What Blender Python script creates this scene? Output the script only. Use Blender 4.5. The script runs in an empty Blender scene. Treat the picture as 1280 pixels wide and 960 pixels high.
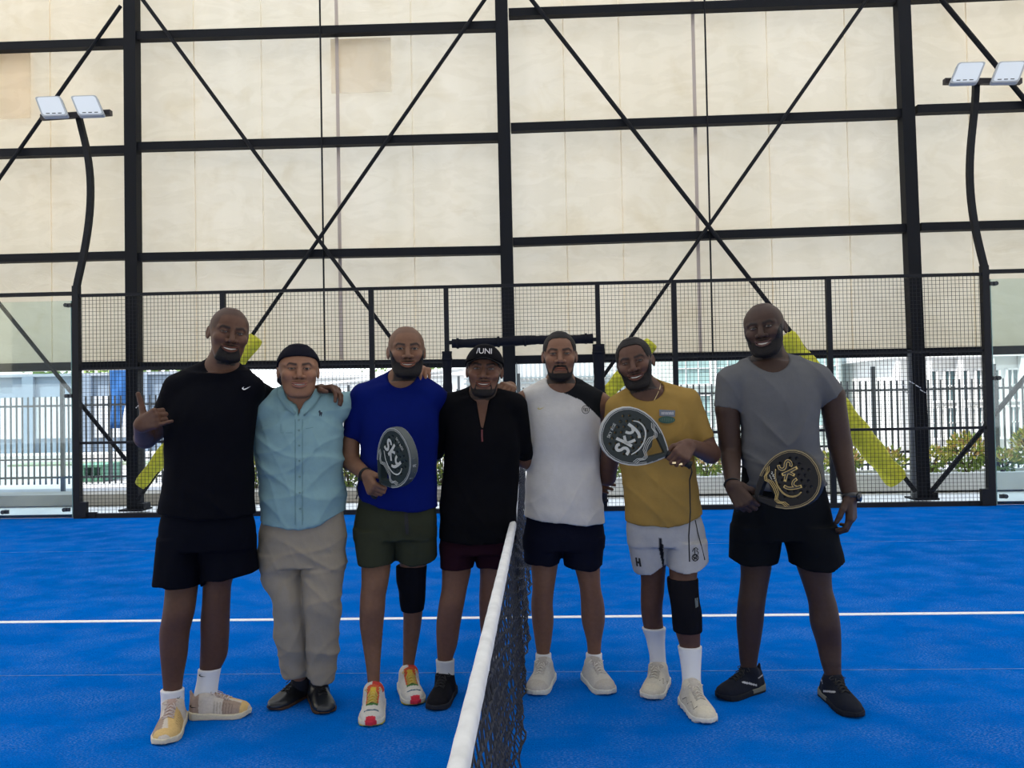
import bpy, bmesh, math, random
import numpy as np
from mathutils import Vector, Matrix

# ------------------------------------------------------------------ camera
C = bpy.context.scene
COL = C.collection
F_PX = 982.7
CAM = np.array([0.2093, -0.3652, 1.4807])
YAW, PITCH, ROLL = -0.03439, 0.01974, -0.01884
def _frame():
    sy, cy, sp, cp = math.sin(YAW), math.cos(YAW), math.sin(PITCH), math.cos(PITCH)
    fwd = np.array([sy*cp, cy*cp, sp]); r0 = np.array([cy, -sy, 0.0]); u0 = np.cross(r0, fwd)
    r = r0*math.cos(ROLL) + u0*math.sin(ROLL)
    return r, np.cross(r, fwd), fwd
CR, CU, CF = _frame()
cam_data = bpy.data.cameras.new('camera'); cam = bpy.data.objects.new('camera', cam_data); COL.objects.link(cam)
cam.matrix_world = Matrix(((CR[0], CU[0], -CF[0], CAM[0]), (CR[1], CU[1], -CF[1], CAM[1]), (CR[2], CU[2], -CF[2], CAM[2]), (0, 0, 0, 1)))
cam_data.sensor_width = 36.0; cam_data.lens = 36.0*F_PX/1280.0
cam_data.clip_start = 0.05; cam_data.clip_end = 400
C.camera = cam
C.view_settings.view_transform = 'Standard'; C.view_settings.look = 'None'
C.view_settings.gamma = 1.0; C.view_settings.use_curve_mapping = False
C.view_settings.exposure = 0.16
C.cycles.max_bounces = 10; C.cycles.diffuse_bounces = 6; C.cycles.transparent_max_bounces = 16
C.cycles.transmission_bounces = 8; C.cycles.caustics_reflective = False; C.cycles.caustics_refractive = False
C.cycles.use_denoising = True

# ------------------------------------------------------------------ sky and sun
w = bpy.data.worlds.new('sky'); C.world = w; w.use_nodes = True
nt = w.node_tree; nt.nodes.clear()
bg = nt.nodes.new('ShaderNodeBackground'); wo = nt.nodes.new('ShaderNodeOutputWorld')
tc = nt.nodes.new('ShaderNodeTexCoord'); sx = nt.nodes.new('ShaderNodeSeparateXYZ')
cr = nt.nodes.new('ShaderNodeValToRGB')
cr.color_ramp.elements[0].position = 0.0; cr.color_ramp.elements[0].color = (0.93, 0.96, 1.0, 1)
cr.color_ramp.elements[1].position = 1.0; cr.color_ramp.elements[1].color = (0.62, 0.78, 1.0, 1)
nt.links.new(tc.outputs['Generated'], sx.inputs[0]); nt.links.new(sx.outputs['Z'], cr.inputs[0])
nt.links.new(cr.outputs[0], bg.inputs['Color']); nt.links.new(bg.outputs[0], wo.inputs[0])
bg.inputs['Strength'].default_value = 2.4
SUN_POWER = 7.0
sd = bpy.data.lights.new('sun', 'SUN'); sd.energy = SUN_POWER; sd.angle = math.radians(1.0); sd.color = (1.0, 0.95, 0.86)
sun = bpy.data.objects.new('sun', sd); COL.objects.link(sun); sun.location = (-12, -10, 25)
sun.rotation_euler = Vector((0.45, 0.35, -1.0)).to_track_quat('-Z', 'Y').to_euler()   # high sun, from behind the photographer's side

# ------------------------------------------------------------------ small helpers
def ray(px, py):
    d = CF + CR*((px-640.0)/F_PX) + CU*((480.0-py)/F_PX)
    return d
def J(px, py, Y):            # the point seen at a picture position, at the known depth Y of the court
    d = ray(px, py); t = (Y-CAM[1])/d[1]; return CAM + d*t
def G(px, py, z=0.0):        # the same, on the ground
    d = ray(px, py); t = (z-CAM[2])/d[2]; return CAM + d*t
def V(*a): return np.array(a, dtype=float)
def nrm(v): v = np.asarray(v, float); return v/max(1e-9, np.linalg.norm(v))

def mat(name, col=(0.5, 0.5, 0.5), rough=0.6, metal=0.0, spec=0.5, **kw):
    m = bpy.data.materials.get(name)
    if m: return m
    m = bpy.data.materials.new(name); m.use_nodes = True
    b = m.node_tree.nodes['Principled BSDF']
    b.inputs['Base Color'].default_value = (*col, 1); b.inputs['Roughness'].default_value = rough
    b.inputs['Metallic'].default_value = metal; b.inputs['Specular IOR Level'].default_value = spec
    n, l = m.node_tree.nodes, m.node_tree.links
    def tex(kind, scale, detail=2, dist=0.0, vec=None, mapscale=None):
        t = n.new('ShaderNodeTex'+kind)
        if kind != 'Checker': t.inputs['Scale'].default_value = scale
        if kind == 'Noise': t.inputs['Detail'].default_value = detail; t.inputs['Distortion'].default_value = dist
        tcn = n.new('ShaderNodeTexCoord'); mp = n.new('ShaderNodeMapping')
        if mapscale: mp.inputs['Scale'].default_value = mapscale
        l.new(tcn.outputs['Object'], mp.inputs[0]); l.new(mp.outputs[0], t.inputs['Vector'])
        return t
    if kw.get('attr'):                                   # per-point colour of the thing itself
        a = n.new('ShaderNodeAttribute'); a.attribute_name = 'tint'; src = a.outputs['Color']
        if kw.get('var'):
            t = tex('Noise', kw.get('vscale', 40.0), 3)
            mx = n.new('ShaderNodeMix'); mx.data_type = 'RGBA'; mx.blend_type = 'MULTIPLY'; mx.inputs[0].default_value = 1.0
            rp = n.new('ShaderNodeValToRGB'); v = kw['var']
            rp.color_ramp.elements[0].position = 0.3; rp.color_ramp.elements[0].color = (1-v, 1-v, 1-v, 1)
            rp.color_ramp.elements[1].position = 0.7; rp.color_ramp.elements[1].color = (1+v*.4, 1+v*.4, 1+v*.4, 1)
            l.new(t.outputs['Fac'], rp.inputs[0]); l.new(src, mx.inputs[6]); l.new(rp.outputs[0], mx.inputs[7]); src = mx.outputs[2]
        l.new(src, b.inputs['Base Color'])
    elif kw.get('var'):
        t = tex('Noise', kw.get('vscale', 8.0), kw.get('vdetail', 4), 0, None, kw.get('vmap'))
        rp = n.new('ShaderNodeValToRGB'); v = kw['var']
        rp.color_ramp.elements[0].position = kw.get('v0', 0.3); rp.color_ramp.elements[1].position = kw.get('v1', 0.7)
        c2 = kw.get('col2') or tuple(min(1, c*(1+v)) for c in col)
        rp.color_ramp.elements[0].color = (*[c*(1-v) if not kw.get('col2') else c for c in col], 1); rp.color_ramp.elements[1].color = (*c2, 1)
        l.new(t.outputs['Fac'], rp.inputs[0]); l.new(rp.outputs[0], b.inputs['Base Color'])
    if kw.get('bump'):
        t = tex('Noise', kw.get('bscale', 60.0), kw.get('bdetail', 3), kw.get('bdist', 0.0), None, kw.get('bmap'))
        bp = n.new('ShaderNodeBump'); bp.inputs['Strength'].default_value = kw['bump']; bp.inputs['Distance'].default_value = kw.get('bheight', 0.01)
        l.new(t.outputs['Fac'], bp.inputs['Height']); l.new(bp.outputs[0], b.inputs['Normal'])
    if kw.get('sheen'): b.inputs['Sheen Weight'].default_value = kw['sheen']
    if kw.get('coat'): b.inputs['Coat Weight'].default_value = kw['coat']; b.inputs['Coat Roughness'].default_value = 0.2
    return m

def tag(o, label=None, cat=None, group=None, kind=None):
    if label: o['label'] = label
    if cat: o['category'] = cat
    if group: o['group'] = group
    if kind: o['kind'] = kind
    return o
def empty(name, loc=(0, 0, 0), rz=0.0):
    o = bpy.data.objects.new(name, None); COL.objects.link(o); o.location = tuple(loc); o.rotation_euler = (0, 0, rz)
    o.empty_display_size = 0.1
    return o
def wmat(o):
    return wmat(o.parent) @ o.matrix_parent_inverse @ o.matrix_basis if o.parent else o.matrix_basis.copy()
def new_mesh(name, verts, faces, material, parent=None, smooth=False, tint=None, world=True):
    """verts are given in world coordinates; a child keeps them there through its parent's inverse"""
    me = bpy.data.meshes.new(name)
    me.from_pydata([tuple(v) for v in verts], [], [tuple(f) for f in faces]) if not isinstance(faces, np.ndarray) else fill(me, verts, faces)
    if material is not None:
        for mm in (material if isinstance(material, (list, tuple)) else [material]): me.materials.append(mm)
    if smooth: me.polygons.foreach_set('use_smooth', np.ones(len(me.polygons), bool))
    if tint is not None:
        at = me.color_attributes.new('tint', 'FLOAT_COLOR', 'POINT')
        buf = np.ones((len(me.vertices), 4), np.float32); buf[:, :3] = tint
        at.data.foreach_set('color', buf.ravel())
    me.update()
    o = bpy.data.objects.new(name, me); COL.objects.link(o)
    if parent is not None:
        o.parent = parent
        if world:
            pm = wmat(parent)
            o.matrix_parent_inverse = pm.inverted()
    return o
def fill(me, verts, quads):
    nv, nf = len(verts), len(quads); k = quads.shape[1]
    me.vertices.add(nv); me.vertices.foreach_set('co', np.ascontiguousarray(verts, np.float32).ravel())
    me.loops.add(nf*k); me.loops.foreach_set('vertex_index', np.ascontiguousarray(quads, np.int32).ravel())
    me.polygons.add(nf); me.polygons.foreach_set('loop_start', np.arange(0, nf*k, k, dtype=np.int32))
    try: me.polygons.foreach_set('loop_total', np.full(nf, k, dtype=np.int32))
    except Exception: pass
    me.update(calc_edges=True); me.validate()

class MB:
    """collects boxes, beams, tubes and outlines, and links them as ONE mesh"""
    def __init__(s): s.v = []; s.f = []
    def add(s, vs, fs):
        n = len(s.v); s.v += [tuple(v) for v in vs]; s.f += [tuple(i+n for i in f) for f in fs]; return s
    def box(s, c, d, rz=0.0):
        x, y, z = d[0]/2, d[1]/2, d[2]/2; vs = []
        for sx_, sy_, sz_ in ((-1,-1,-1),(1,-1,-1),(1,1,-1),(-1,1,-1),(-1,-1,1),(1,-1,1),(1,1,1),(-1,1,1)):
            px, py = sx_*x, sy_*y
            vs.append((c[0]+px*math.cos(rz)-py*math.sin(rz), c[1]+px*math.sin(rz)+py*math.cos(rz), c[2]+sz_*z))
        return s.add(vs, [(0,3,2,1),(4,5,6,7),(0,1,5,4),(1,2,6,5),(2,3,7,6),(3,0,4,7)])
    def beam(s, a, b, wd, hg, up=(0, 0, 1)):        # a rectangular bar from a to b; wd across, hg along 'up'
        a, b = np.array(a, float), np.array(b, float); d = nrm(b-a); u = np.array(up, float)
        if abs(d@u) > 0.98: u = V(0, 1, 0)
        r = nrm(np.cross(d, u)); u = np.cross(r, d); vs = []
        for p in (a, b):
            for sr, su in ((-1,-1),(1,-1),(1,1),(-1,1)): vs.append(p+r*sr*wd/2+u*su*hg/2)
        return s.add(vs, [(0,1,2,3),(7,6,5,4),(0,4,5,1),(1,5,6,2),(2,6,7,3),(3,7,4,0)])
    def tube(s, pts, r, n=8, cap=True):
        pts = [np.array(p, float) for p in pts]; m = len(pts); rs = r if hasattr(r, '__len__') else [r]*m
        vs = []; prev = None
        for i, p in enumerate(pts):
            d = nrm(pts[min(i+1, m-1)]-pts[max(i-1, 0)])
            if prev is None:
                u = V(0, 0, 1) if abs(d[2]) < 0.9 else V(1, 0, 0)
            else: u = prev
            a = nrm(np.cross(d, u)); u = np.cross(a, d); prev = u
            for k in range(n):
                t = 2*math.pi*k/n; vs.append(p+(a*math.cos(t)+u*math.sin(t))*rs[i])
        fs = []
        for i in range(m-1):
            for k in range(n):
                a0, a1 = i*n+k, i*n+(k+1) % n; fs.append((a0, a1, a1+n, a0+n))
        if cap: fs.append(tuple(range(n))[::-1]); fs.append(tuple(range((m-1)*n, m*n)))
        return s.add(vs, fs)
    def ribbon(s, pts, width, normal, thick=0.0):   # a flat stroke laid on a surface with that normal
        nn = nrm(normal); pts = [np.array(p, float) for p in pts]; m = len(pts); L = []; Rr = []
        ws = width if hasattr(width, '__len__') else [width]*m
        for i in range(m):
            d = nrm(pts[min(i+1, m-1)]-pts[max(i-1, 0)]); sd_ = nrm(np.cross(nn, d))
            L.append(pts[i]+sd_*ws[i]/2+nn*thick); Rr.append(pts[i]-sd_*ws[i]/2+nn*thick)
        L2 = [p-nn*thick for p in L]; R2 = [p-nn*thick for p in Rr]
        vs = L+Rr+L2+R2; fs = []
        for i in range(m-1):
            fs.append((i, i+1, m+i+1, m+i)[::-1])
            if thick: fs.append((i, i+1, 2*m+i+1, 2*m+i)); fs.append((m+i, 3*m+i, 3*m+i+1, m+i+1))
        return s.add(vs, fs)
    def prism(s, poly, ez, z0=0.0, z1=0.01, o=(0,0,0), ex=(1,0,0), ey=(0,1,0)):  # outline in (ex,ey), raised along ez
        o, ex, ey, ez = [np.array(q, float) for q in (o, ex, ey, ez)]; n = len(poly)
        vs = [o+ex*x+ey*y+ez*z0 for x, y in poly]+[o+ex*x+ey*y+ez*z1 for x, y in poly]
        return s.add(vs, [tuple(range(n))[::-1], tuple(range(n, 2*n))]+[(i, (i+1) % n, n+(i+1) % n, n+i) for i in range(n)])
    def build(s, name, m, parent=None, smooth=False):
        return new_mesh(name, s.v, s.f, m, parent, smooth)
def structure(o): o['kind'] = 'structure'; return o
def copy_under(o, parent, loc=None, name=None):
    c = o.copy(); COL.objects.link(c)
    if parent is not None: c.parent = parent
    if loc is not None: c.location = loc
    return c
def text_mesh(s, size, o, ex, ey, ez, mb, thick=0.002, spacing=1.0):
    cu = bpy.data.curves.new('t', 'FONT'); cu.body = s; cu.size = size; cu.extrude = 0.0; cu.align_x = 'CENTER'; cu.align_y = 'CENTER'; cu.space_character = spacing
    cu.resolution_u = 3
    ob = bpy.data.objects.new('t', cu); COL.objects.link(ob)
    dg = bpy.context.evaluated_depsgraph_get(); me = bpy.data.meshes.new_from_object(ob.evaluated_get(dg))
    o, ex, ey, ez = [np.array(q, float) for q in (o, ex, ey, ez)]
    vs = [o+ex*v.co.x+ey*v.co.y+ez*thick for v in me.vertices]; fs = [tuple(p.vertices) for p in me.polygons]
    mb.add(vs, fs); bpy.data.objects.remove(ob); bpy.data.meshes.remove(me); bpy.data.curves.remove(cu)
    return mb

# ================================================================== the setting
steel = mat('dark_steel', (0.007, 0.008, 0.011), 0.6, 0.0, 0.15, bump=0.1, bscale=30)
fence_paint = mat('fence_paint', (0.010, 0.011, 0.014), 0.55, 0.0, 0.2)
white_paint = mat('white_paint', (0.75, 0.76, 0.76), 0.5)
concrete = mat('concrete', (0.55, 0.54, 0.51), 0.85, var=0.12, vscale=3.0, bump=0.2, bscale=40)
pale_concrete = mat('pale_concrete', (0.72, 0.72, 0.70), 0.8, var=0.08, vscale=2.0)

def turf_material():
    m = mat('blue_turf', (0.004, 0.11, 0.5), 0.9, 0, 0.0)
    n, l = m.node_tree.nodes, m.node_tree.links; b = n['Principled BSDF']
    tcn = n.new('ShaderNodeTexCoord')
    def noise(scale, detail, ms):
        mp = n.new('ShaderNodeMapping'); mp.inputs['Scale'].default_value = ms; t = n.new('ShaderNodeTexNoise')
        t.inputs['Scale'].default_value = scale; t.inputs['Detail'].default_value = detail
        l.new(tcn.outputs['Object'], mp.inputs[0]); l.new(mp.outputs[0], t.inputs['Vector']); return t
    def ramp(src, p0, p1, c0, c1):
        r = n.new('ShaderNodeValToRGB'); r.color_ramp.elements[0].position = p0; r.color_ramp.elements[1].position = p1
        r.color_ramp.elements[0].color = (*c0, 1); r.color_ramp.elements[1].color = (*c1, 1); l.new(src, r.inputs[0]); return r
    def mix(mode, fac, a, c):
        x = n.new('ShaderNodeMix'); x.data_type = 'RGBA'; x.blend_type = mode; x.inputs[0].default_value = fac
        l.new(a, x.inputs[6]); l.new(c, x.inputs[7]); return x.outputs[2]
    base = ramp(noise(1.2, 3, (1, 1, 1)).outputs['Fac'], 0.3, 0.7, (0.0005, 0.115, 0.54), (0.002, 0.135, 0.60))
    fine = ramp(noise(160, 2, (1, 1, 1)).outputs['Fac'], 0.3, 0.75, (0.60, 0.63, 0.68), (1.30, 1.24, 1.14))
    streak = ramp(noise(9, 5, (1, 14, 1)).outputs['Fac'], 0.42, 0.72, (0.93, 0.94, 0.95), (1.12, 1.08, 1.06))
    sand = ramp(noise(3.1, 7, (1, 1.3, 1)).outputs['Fac'], 0.42, 0.70, (0, 0, 0), (1, 1, 1))
    grain = ramp(noise(75, 4, (1, 3, 1)).outputs['Fac'], 0.5, 0.66, (0, 0, 0), (1, 1, 1))
    c = mix('MULTIPLY', 1.0, base.outputs[0], fine.outputs[0]); c = mix('MULTIPLY', 1.0, c, streak.outputs[0])
    mm = n.new('ShaderNodeMath'); mm.operation = 'MULTIPLY'; l.new(sand.outputs[0], mm.inputs[0]); l.new(grain.outputs[0], mm.inputs[1])
    m2 = n.new('ShaderNodeMath'); m2.operation = 'MULTIPLY'; m2.inputs[1].default_value = 0.42; l.new(mm.outputs[0], m2.inputs[0])
    x = n.new('ShaderNodeMix'); x.data_type = 'RGBA'; l.new(m2.outputs[0], x.inputs[0]); l.new(c, x.inputs[6]); x.inputs[7].default_value = (0.30, 0.42, 0.70, 1)
    l.new(x.outputs[2], b.inputs['Base Color'])
    b.inputs['Sheen Weight'].default_value = 0.35; b.inputs['Sheen Tint'].default_value = (0.0, 0.30, 1.0, 1); b.inputs['Sheen Roughness'].default_value = 0.4
    bp = n.new('ShaderNodeBump'); bp.inputs['Strength'].default_value = 0.6; bp.inputs['Distance'].default_value = 0.012
    l.new(noise(140, 3, (1, 1, 1)).outputs['Fac'], bp.inputs['Height']); l.new(bp.outputs[0], b.inputs['Normal'])
    return m
turf = turf_material()
structure(MB().box((0, 5, -0.05), (20.2, 10.1, 0.10)).build('floor', turf))
# centre service line and faint seams between turf rolls, 2 mm proud of the pile
line_mat = mat('line_white', (0.78, 0.80, 0.82), 0.8, var=0.08, vscale=30)
structure(MB().box((0, 5.0, 0.0015), (14.0, 0.05, 0.003)).build('trim_1', line_mat))
seam_mat = mat('turf_seam', (0.05, 0.17, 0.46), 0.9, var=0.6, vscale=14)
structure(MB().box((0, 3.93, 0.0008), (20.0, 0.008, 0.0016)).box((0, 7.6, 0.0008), (20.0, 0.008, 0.0016)).build('trim_2', seam_mat))
# apron round the court and yard beyond
structure(MB().box((0, 10.95, -0.09), (60, 1.7, 0.10)).box((0, -6.6, -0.09), (60, 13.1, 0.10)).box((-20.1, 5.05, -0.09), (20, 10.2, 0.10)).box((20.1, 5.05, -0.09), (20, 10.2, 0.10)).build('floor_apron', pale_concrete))
road = mat('road', (0.34, 0.34, 0.35), 0.9, var=0.12, vscale=0.6)
structure(MB().box((0, 41.8, -0.11), (140, 60, 0.10)).build('floor_yard', road))

# ------------------------------------------------------------------ fabric membrane (walls and roof of the hall)
def fabric(name, col, trans, dens=1.0):
    m = bpy.data.materials.new(name); m.use_nodes = True; n, l = m.node_tree.nodes, m.node_tree.links; n.clear()
    out = n.new('ShaderNodeOutputMaterial'); d = n.new('ShaderNodeBsdfDiffuse'); t = n.new('ShaderNodeBsdfTranslucent'); a = n.new('ShaderNodeAddShader')
    tcn = n.new('ShaderNodeTexCoord')
    def noise(scale, detail, ms, dist=0.0):
        mp = n.new('ShaderNodeMapping'); mp.inputs['Scale'].default_value = ms; q = n.new('ShaderNodeTexNoise')
        q.inputs['Scale'].default_value = scale; q.inputs['Detail'].default_value = detail; q.inputs['Distortion'].default_value = dist
        l.new(tcn.outputs['Object'], mp.inputs[0]); l.new(mp.outputs[0], q.inputs['Vector']); return q.outputs['Fac']
    def ramp(src, p0, p1, c0, c1):
        r = n.new('ShaderNodeValToRGB'); r.color_ramp.elements[0].position = p0; r.color_ramp.elements[1].position = p1
        r.color_ramp.elements[0].color = (*c0, 1); r.color_ramp.elements[1].color = (*c1, 1); l.new(src, r.inputs[0]); return r.outputs[0]
    def mul(a_, b_):
        x = n.new('ShaderNodeMix'); x.data_type = 'RGBA'; x.blend_type = 'MULTIPLY'; x.inputs[0].default_value = 1.0; l.new(a_, x.inputs[6]); l.new(b_, x.inputs[7]); return x.outputs[2]
    big = ramp(noise(0.16, 2, (1, 1, 1)), 0.35, 0.65, tuple(c*k for c, k in zip(col, (1.0, 0.97, 0.93))), tuple(c*k for c, k in zip(col, (1.0, 1.02, 1.06))))
    strip = ramp(noise(1.1, 2, (1.6, 1, 0.12)), 0.3, 0.7, (0.94, 0.94, 0.93), (1.03, 1.03, 1.04))
    dirt = ramp(noise(1.9, 6, (1, 1, 1.1), 0.6), 0.55, 0.85, (1, 1, 1), (0.90, 0.86, 0.78))
    crease = ramp(noise(1.3, 7, (1, 1, 2.3), 1.6), 0.47, 0.53, (0.975, 0.97, 0.96), (1.01, 1.01, 1.01))
    c = mul(mul(mul(big, strip), dirt), crease)
    tm = n.new('ShaderNodeMix'); tm.data_type = 'RGBA'; tm.blend_type = 'MULTIPLY'; tm.inputs[0].default_value = 1.0; l.new(c, tm.inputs[6]); tm.inputs[7].default_value = (trans, trans, trans, 1)
    dm = n.new('ShaderNodeMix'); dm.data_type = 'RGBA'; dm.blend_type = 'MULTIPLY'; dm.inputs[0].default_value = 1.0; l.new(c, dm.inputs[6]); dm.inputs[7].default_value = (0.42, 0.42, 0.42, 1)
    l.new(tm.outputs[2], t.inputs[0]); l.new(dm.outputs[2], d.inputs[0])
    bp = n.new('ShaderNodeBump'); bp.inputs['Strength'].default_value = 0.40; bp.inputs['Distance'].default_value = 0.05
    l.new(noise(1.5, 6, (1, 1, 2.0), 1.8), bp.inputs['Height']); l.new(bp.outputs[0], d.inputs['Normal']); l.new(bp.outputs[0], t.inputs['Normal'])
    l.new(d.outputs[0], a.inputs[0]); l.new(t.outputs[0], a.inputs[1]); l.new(a.outputs[0], out.inputs[0]); return m
FAB = fabric('membrane', (1.0, 0.875, 0.665), 0.305)
FAB_DARK = fabric('dark_membrane', (0.5, 0.5, 0.5), 0.08)
FAB_ROOF = fabric('roof_membrane', (0.95, 0.93, 0.90), 0.33)
rng = np.random.default_rng(5)
def membrane(name, x0, x1, z0, z1, Y, m, girts=(), cols=(), step=0.14):
    xs = np.arange(x0, x1+step, step); zs = np.arange(z0, z1+step, step); X, Z = np.meshgrid(xs, zs)
    D = np.zeros_like(X)
    for k in range(14):                                   # slack cloth: long soft pleats and diagonal pulls
        a = rng.uniform(0, 6.28); fx, fz = rng.uniform(0.3, 3.2), rng.uniform(0.2, 2.4)
        D += 0.010/(1+0.5*k)*np.sin(fx*X*1.7+fz*Z*1.3*rng.choice([-1, 1])+a+0.8*np.sin(0.9*X+a))
    g = np.ones_like(X)
    for zg in girts: g *= np.clip(np.abs(Z-zg)/0.35, 0, 1)**0.5
    Yv = Y+D*2.0*g+0.03*g
    n0, n1 = X.shape; idx = np.arange(n0*n1).reshape(n0, n1)
    q = np.stack([idx[:-1, :-1], idx[:-1, 1:], idx[1:, 1:], idx[1:, :-1]], -1).reshape(-1, 4)
    return structure(new_mesh(name, np.stack([X, Yv, Z], -1).reshape(-1, 3), q, m, None, True))
BY = 10.75
wb = membrane('wall_back', -24, 24, 2.02, 9.6, BY+0.17, FAB, (2.05, 3.68, 5.28, 6.9), ())
# old patches sewn onto the membrane
patch_mat = fabric('patch', (1.0, 0.93, 0.79), 0.56)
for (xa, ya, xb, yb) in ((415, 48, 489, 118), (0, 62, 40, 150)):
    p0, p1 = J(xa, yb, BY+0.15), J(xb, ya, BY+0.15)
    MB().box(((p0[0]+p1[0])/2, BY+0.115, (p0[2]+p1[2])/2), (p1[0]-p0[0], 0.004, p1[2]-p0[2])).build('patch', patch_mat, wb)
seam_fab = fabric('seam', (1.0, 0.93, 0.78), 0.58)
for i, x in enumerate((-9.3, -6.9, -4.75, -3.75, -1.55, 0.65, 1.45, 3.55, 4.65, 6.35, 7.7)):
    MB().box((x, BY+0.135, 5.7), (0.013, 0.004, 7.3)).build('seam', seam_fab, wb)
# far side walls, the wall behind the photographer and the roof
def sheet(name, pts, m): return structure(new_mesh(name, pts, [(0, 1, 2, 3)], m))
sheet('wall_left', [(-24, 10.92, 2.2), (-24, -15, 2.2), (-24, -15, 9.6), (-24, 10.92, 9.6)], FAB)
sheet('wall_right', [(24, 10.92, 2.2), (24, -15, 2.2), (24, -15, 9.6), (24, 10.92, 9.6)], FAB)
sheet('wall_front', [(-24, -15, 2.6), (24, -15, 2.6), (24, -15, 9.6), (-24, -15, 9.6)], FAB_DARK)  # out of view; made nearly opaque so less light reaches the men's fronts
nseg = 10; vs = []; fs = []
for i in range(nseg+1):
    t = i/nseg; y = 11.0-26.1*t; z = 9.6+4.0*math.sin(math.pi*t)
    vs += [(-24.1, y, z), (24.1, y, z)]
    if i: fs.append((2*i-2, 2*i-1, 2*i+1, 2*i))
cl = structure(new_mesh('ceiling', vs, fs, [FAB_ROOF, FAB_DARK])); [setattr(p, 'material_index', 1) for p in cl.data.polygons if p.center.y < -3.5]     # unseen rear roof sheets, darkened to cut light on the men's fronts

# ------------------------------------------------------------------ steel frame of the back wall
fr = empty('steel_frame', (0, BY, 0)); tag(fr, 'black steel frame of columns, girts and crossed braces in front of the cream fabric wall', 'steel frame')
def spart(name, mb, m=steel, parent=fr): return mb.build(name, m, parent)
COLX = [(-11.15, -11.05), (-5.62, -5.58), (-0.24, -0.18), (5.44, 5.50), (11.1, 11.1)]
for (xt, xb) in [(-5.58, -5.6), (-0.23, -0.20), (5.36, 5.47)]:
    c = MB().beam((xb, BY-0.02, 0.0), (xt, BY-0.02, 9.5), 0.175, 0.16, (0, 1, 0))
    spart('column', c)
    spart('base_plate', MB().box((xb, BY-0.02, 0.012), (0.34, 0.30, 0.024)).box((xb+0.12, BY-0.02, 0.06), (0.10, 0.2, 0.08)))
spart('flange', MB().box((5.36, BY-0.06, 1.03), (0.10, 0.05, 2.06)), mat('grey_flange', (0.10, 0.11, 0.115), 0.4))  # strip beside the column, lighter grey than the frame
spart('flange', MB().box((-0.10, BY-0.05, 1.0), (0.012, 0.05, 2.0)), mat('grey_flange'))
for x in (-11.1, 11.1): spart('column', MB().box((x, BY-0.02, 4.75), (0.175, 0.16, 9.5)))
def girts(x0, x1, zs, z2=None):
    for i, z in enumerate(zs):
        za, zb = z if isinstance(z, tuple) else (z, z)
        spart('girt', MB().beam((x0, BY, za), (x1, BY, zb), 0.13, 0.115))
girts(-5.5, -0.30, [(2.06, 2.0), (3.63, 3.60), (5.23, 5.21), (6.84, 6.81), (8.4, 8.4)])
girts(-0.12, 5.36, [(2.04, 2.03), (3.71, 3.76), (5.34, 5.37), (6.98, 6.98), (8.5, 8.5)])
girts(-11.0, -5.68, [(2.08, 2.08), (3.66, 3.66), (5.2, 5.19), (6.76, 6.75), (8.4, 8.4)])
girts(5.55, 11.0, [(2.03, 2.05), (3.77, 3.78), (5.42, 5.44), (7.0, 7.05), (8.5, 8.5)])
BR = BY-0.11
def brace(a, b, r=0.028): spart('brace', MB().tube([(a[0], BR, a[1]), (b[0], BR, b[1])], r, 8))
brace((-5.50, 7.5), (-0.27, -0.02+0.15)); brace((-0.30, 7.36), (-5.52, 0.15))
brace((0.02, 7.38), (5.34, 0.12), 0.032); brace((5.05, 7.2), (-0.1, 0.12), 0.026)
brace((-5.70, 7.25), (-10.9, -0.2+0.4), 0.026); brace((-10.9, 7.2), (-5.68, 0.72), 0.03)
brace((5.60, 7.3), (10.9, 0.3), 0.035); brace((5.55, 0.10), (10.9, 6.4), 0.035)
for xr, zt in ((-2.82, 9.4), (2.64, 9.4)): spart('tie_rod', MB().tube([(xr, BY-0.07, 2.05), (xr, BY-0.07, zt)], 0.013, 6))
# light strap behind the tie rods, seen against the cloth
for xr in (-2.62, 2.50): spart('strap', MB().box((xr, BY+0.075, 5.8), (0.05, 0.004, 7.4)), mat('pale_strap', (0.50, 0.42, 0.36), 0.8))
# reflective strips stuck on the columns
for (px, py) in ((1139, 478), (1147, 483), (1153, 489), (1130, 482), (1132, 490)):
    a = J(px-3, py-2, BY-0.115); b = J(px+4, py+2, BY-0.115)
    spart('reflector', MB().ribbon([a, b], 0.012, (0, -1, 0), 0.003), white_paint)
for (px, py) in ((172, 508),):
    a = J(px-2, py+2, BY-0.115); b = J(px+2, py-2, BY-0.115)
    spart('reflector', MB().ribbon([a, b], 0.014, (0, -1, 0), 0.003), white_paint)

# yellow foam padding round the feet of the braces
yel = mat('yellow_foam', (0.62, 0.60, 0.03), 0.6, var=0.18, vscale=12, bump=0.7, bscale=14, bheight=0.02)
def foam(a, b, r, label, seed=0):
    rg = np.random.default_rng(seed); a, b = np.array(a), np.array(b); L = np.linalg.norm(b-a); d = (b-a)/L
    n = max(10, int(L/0.05)); k = 16; u = V(0, -1, 0); s = np.cross(d, u); vs = []; fs = []
    for i in range(n+1):
        t = i/n; c = a+(b-a)*t; rr = r*(1+0.06*math.sin(t*17+seed)+0.05*math.sin(t*41))*(0.86 if i in (0, n) else 1)
        for q in range(k):
            th = 2*math.pi*q/k; e = rr*(1+0.06*math.sin(3*th+t*9+seed))
            vs.append(c+(s*math.cos(th)+u*math.sin(th)*0.62)*e)
    for i in range(n):
        for q in range(k):
            a0, a1 = i*k+q, i*k+(q+1) % k; fs.append((a0, a1, a1+k, a0+k))
    fs += [tuple(range(k))[::-1], tuple(range(n*k, n*k+k))]
    root = new_mesh('foam_pad', vs, fs, yel, None, True); tag(root, label, 'foam pad', 'yellow foam pads on the brace feet')
    return root
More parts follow.
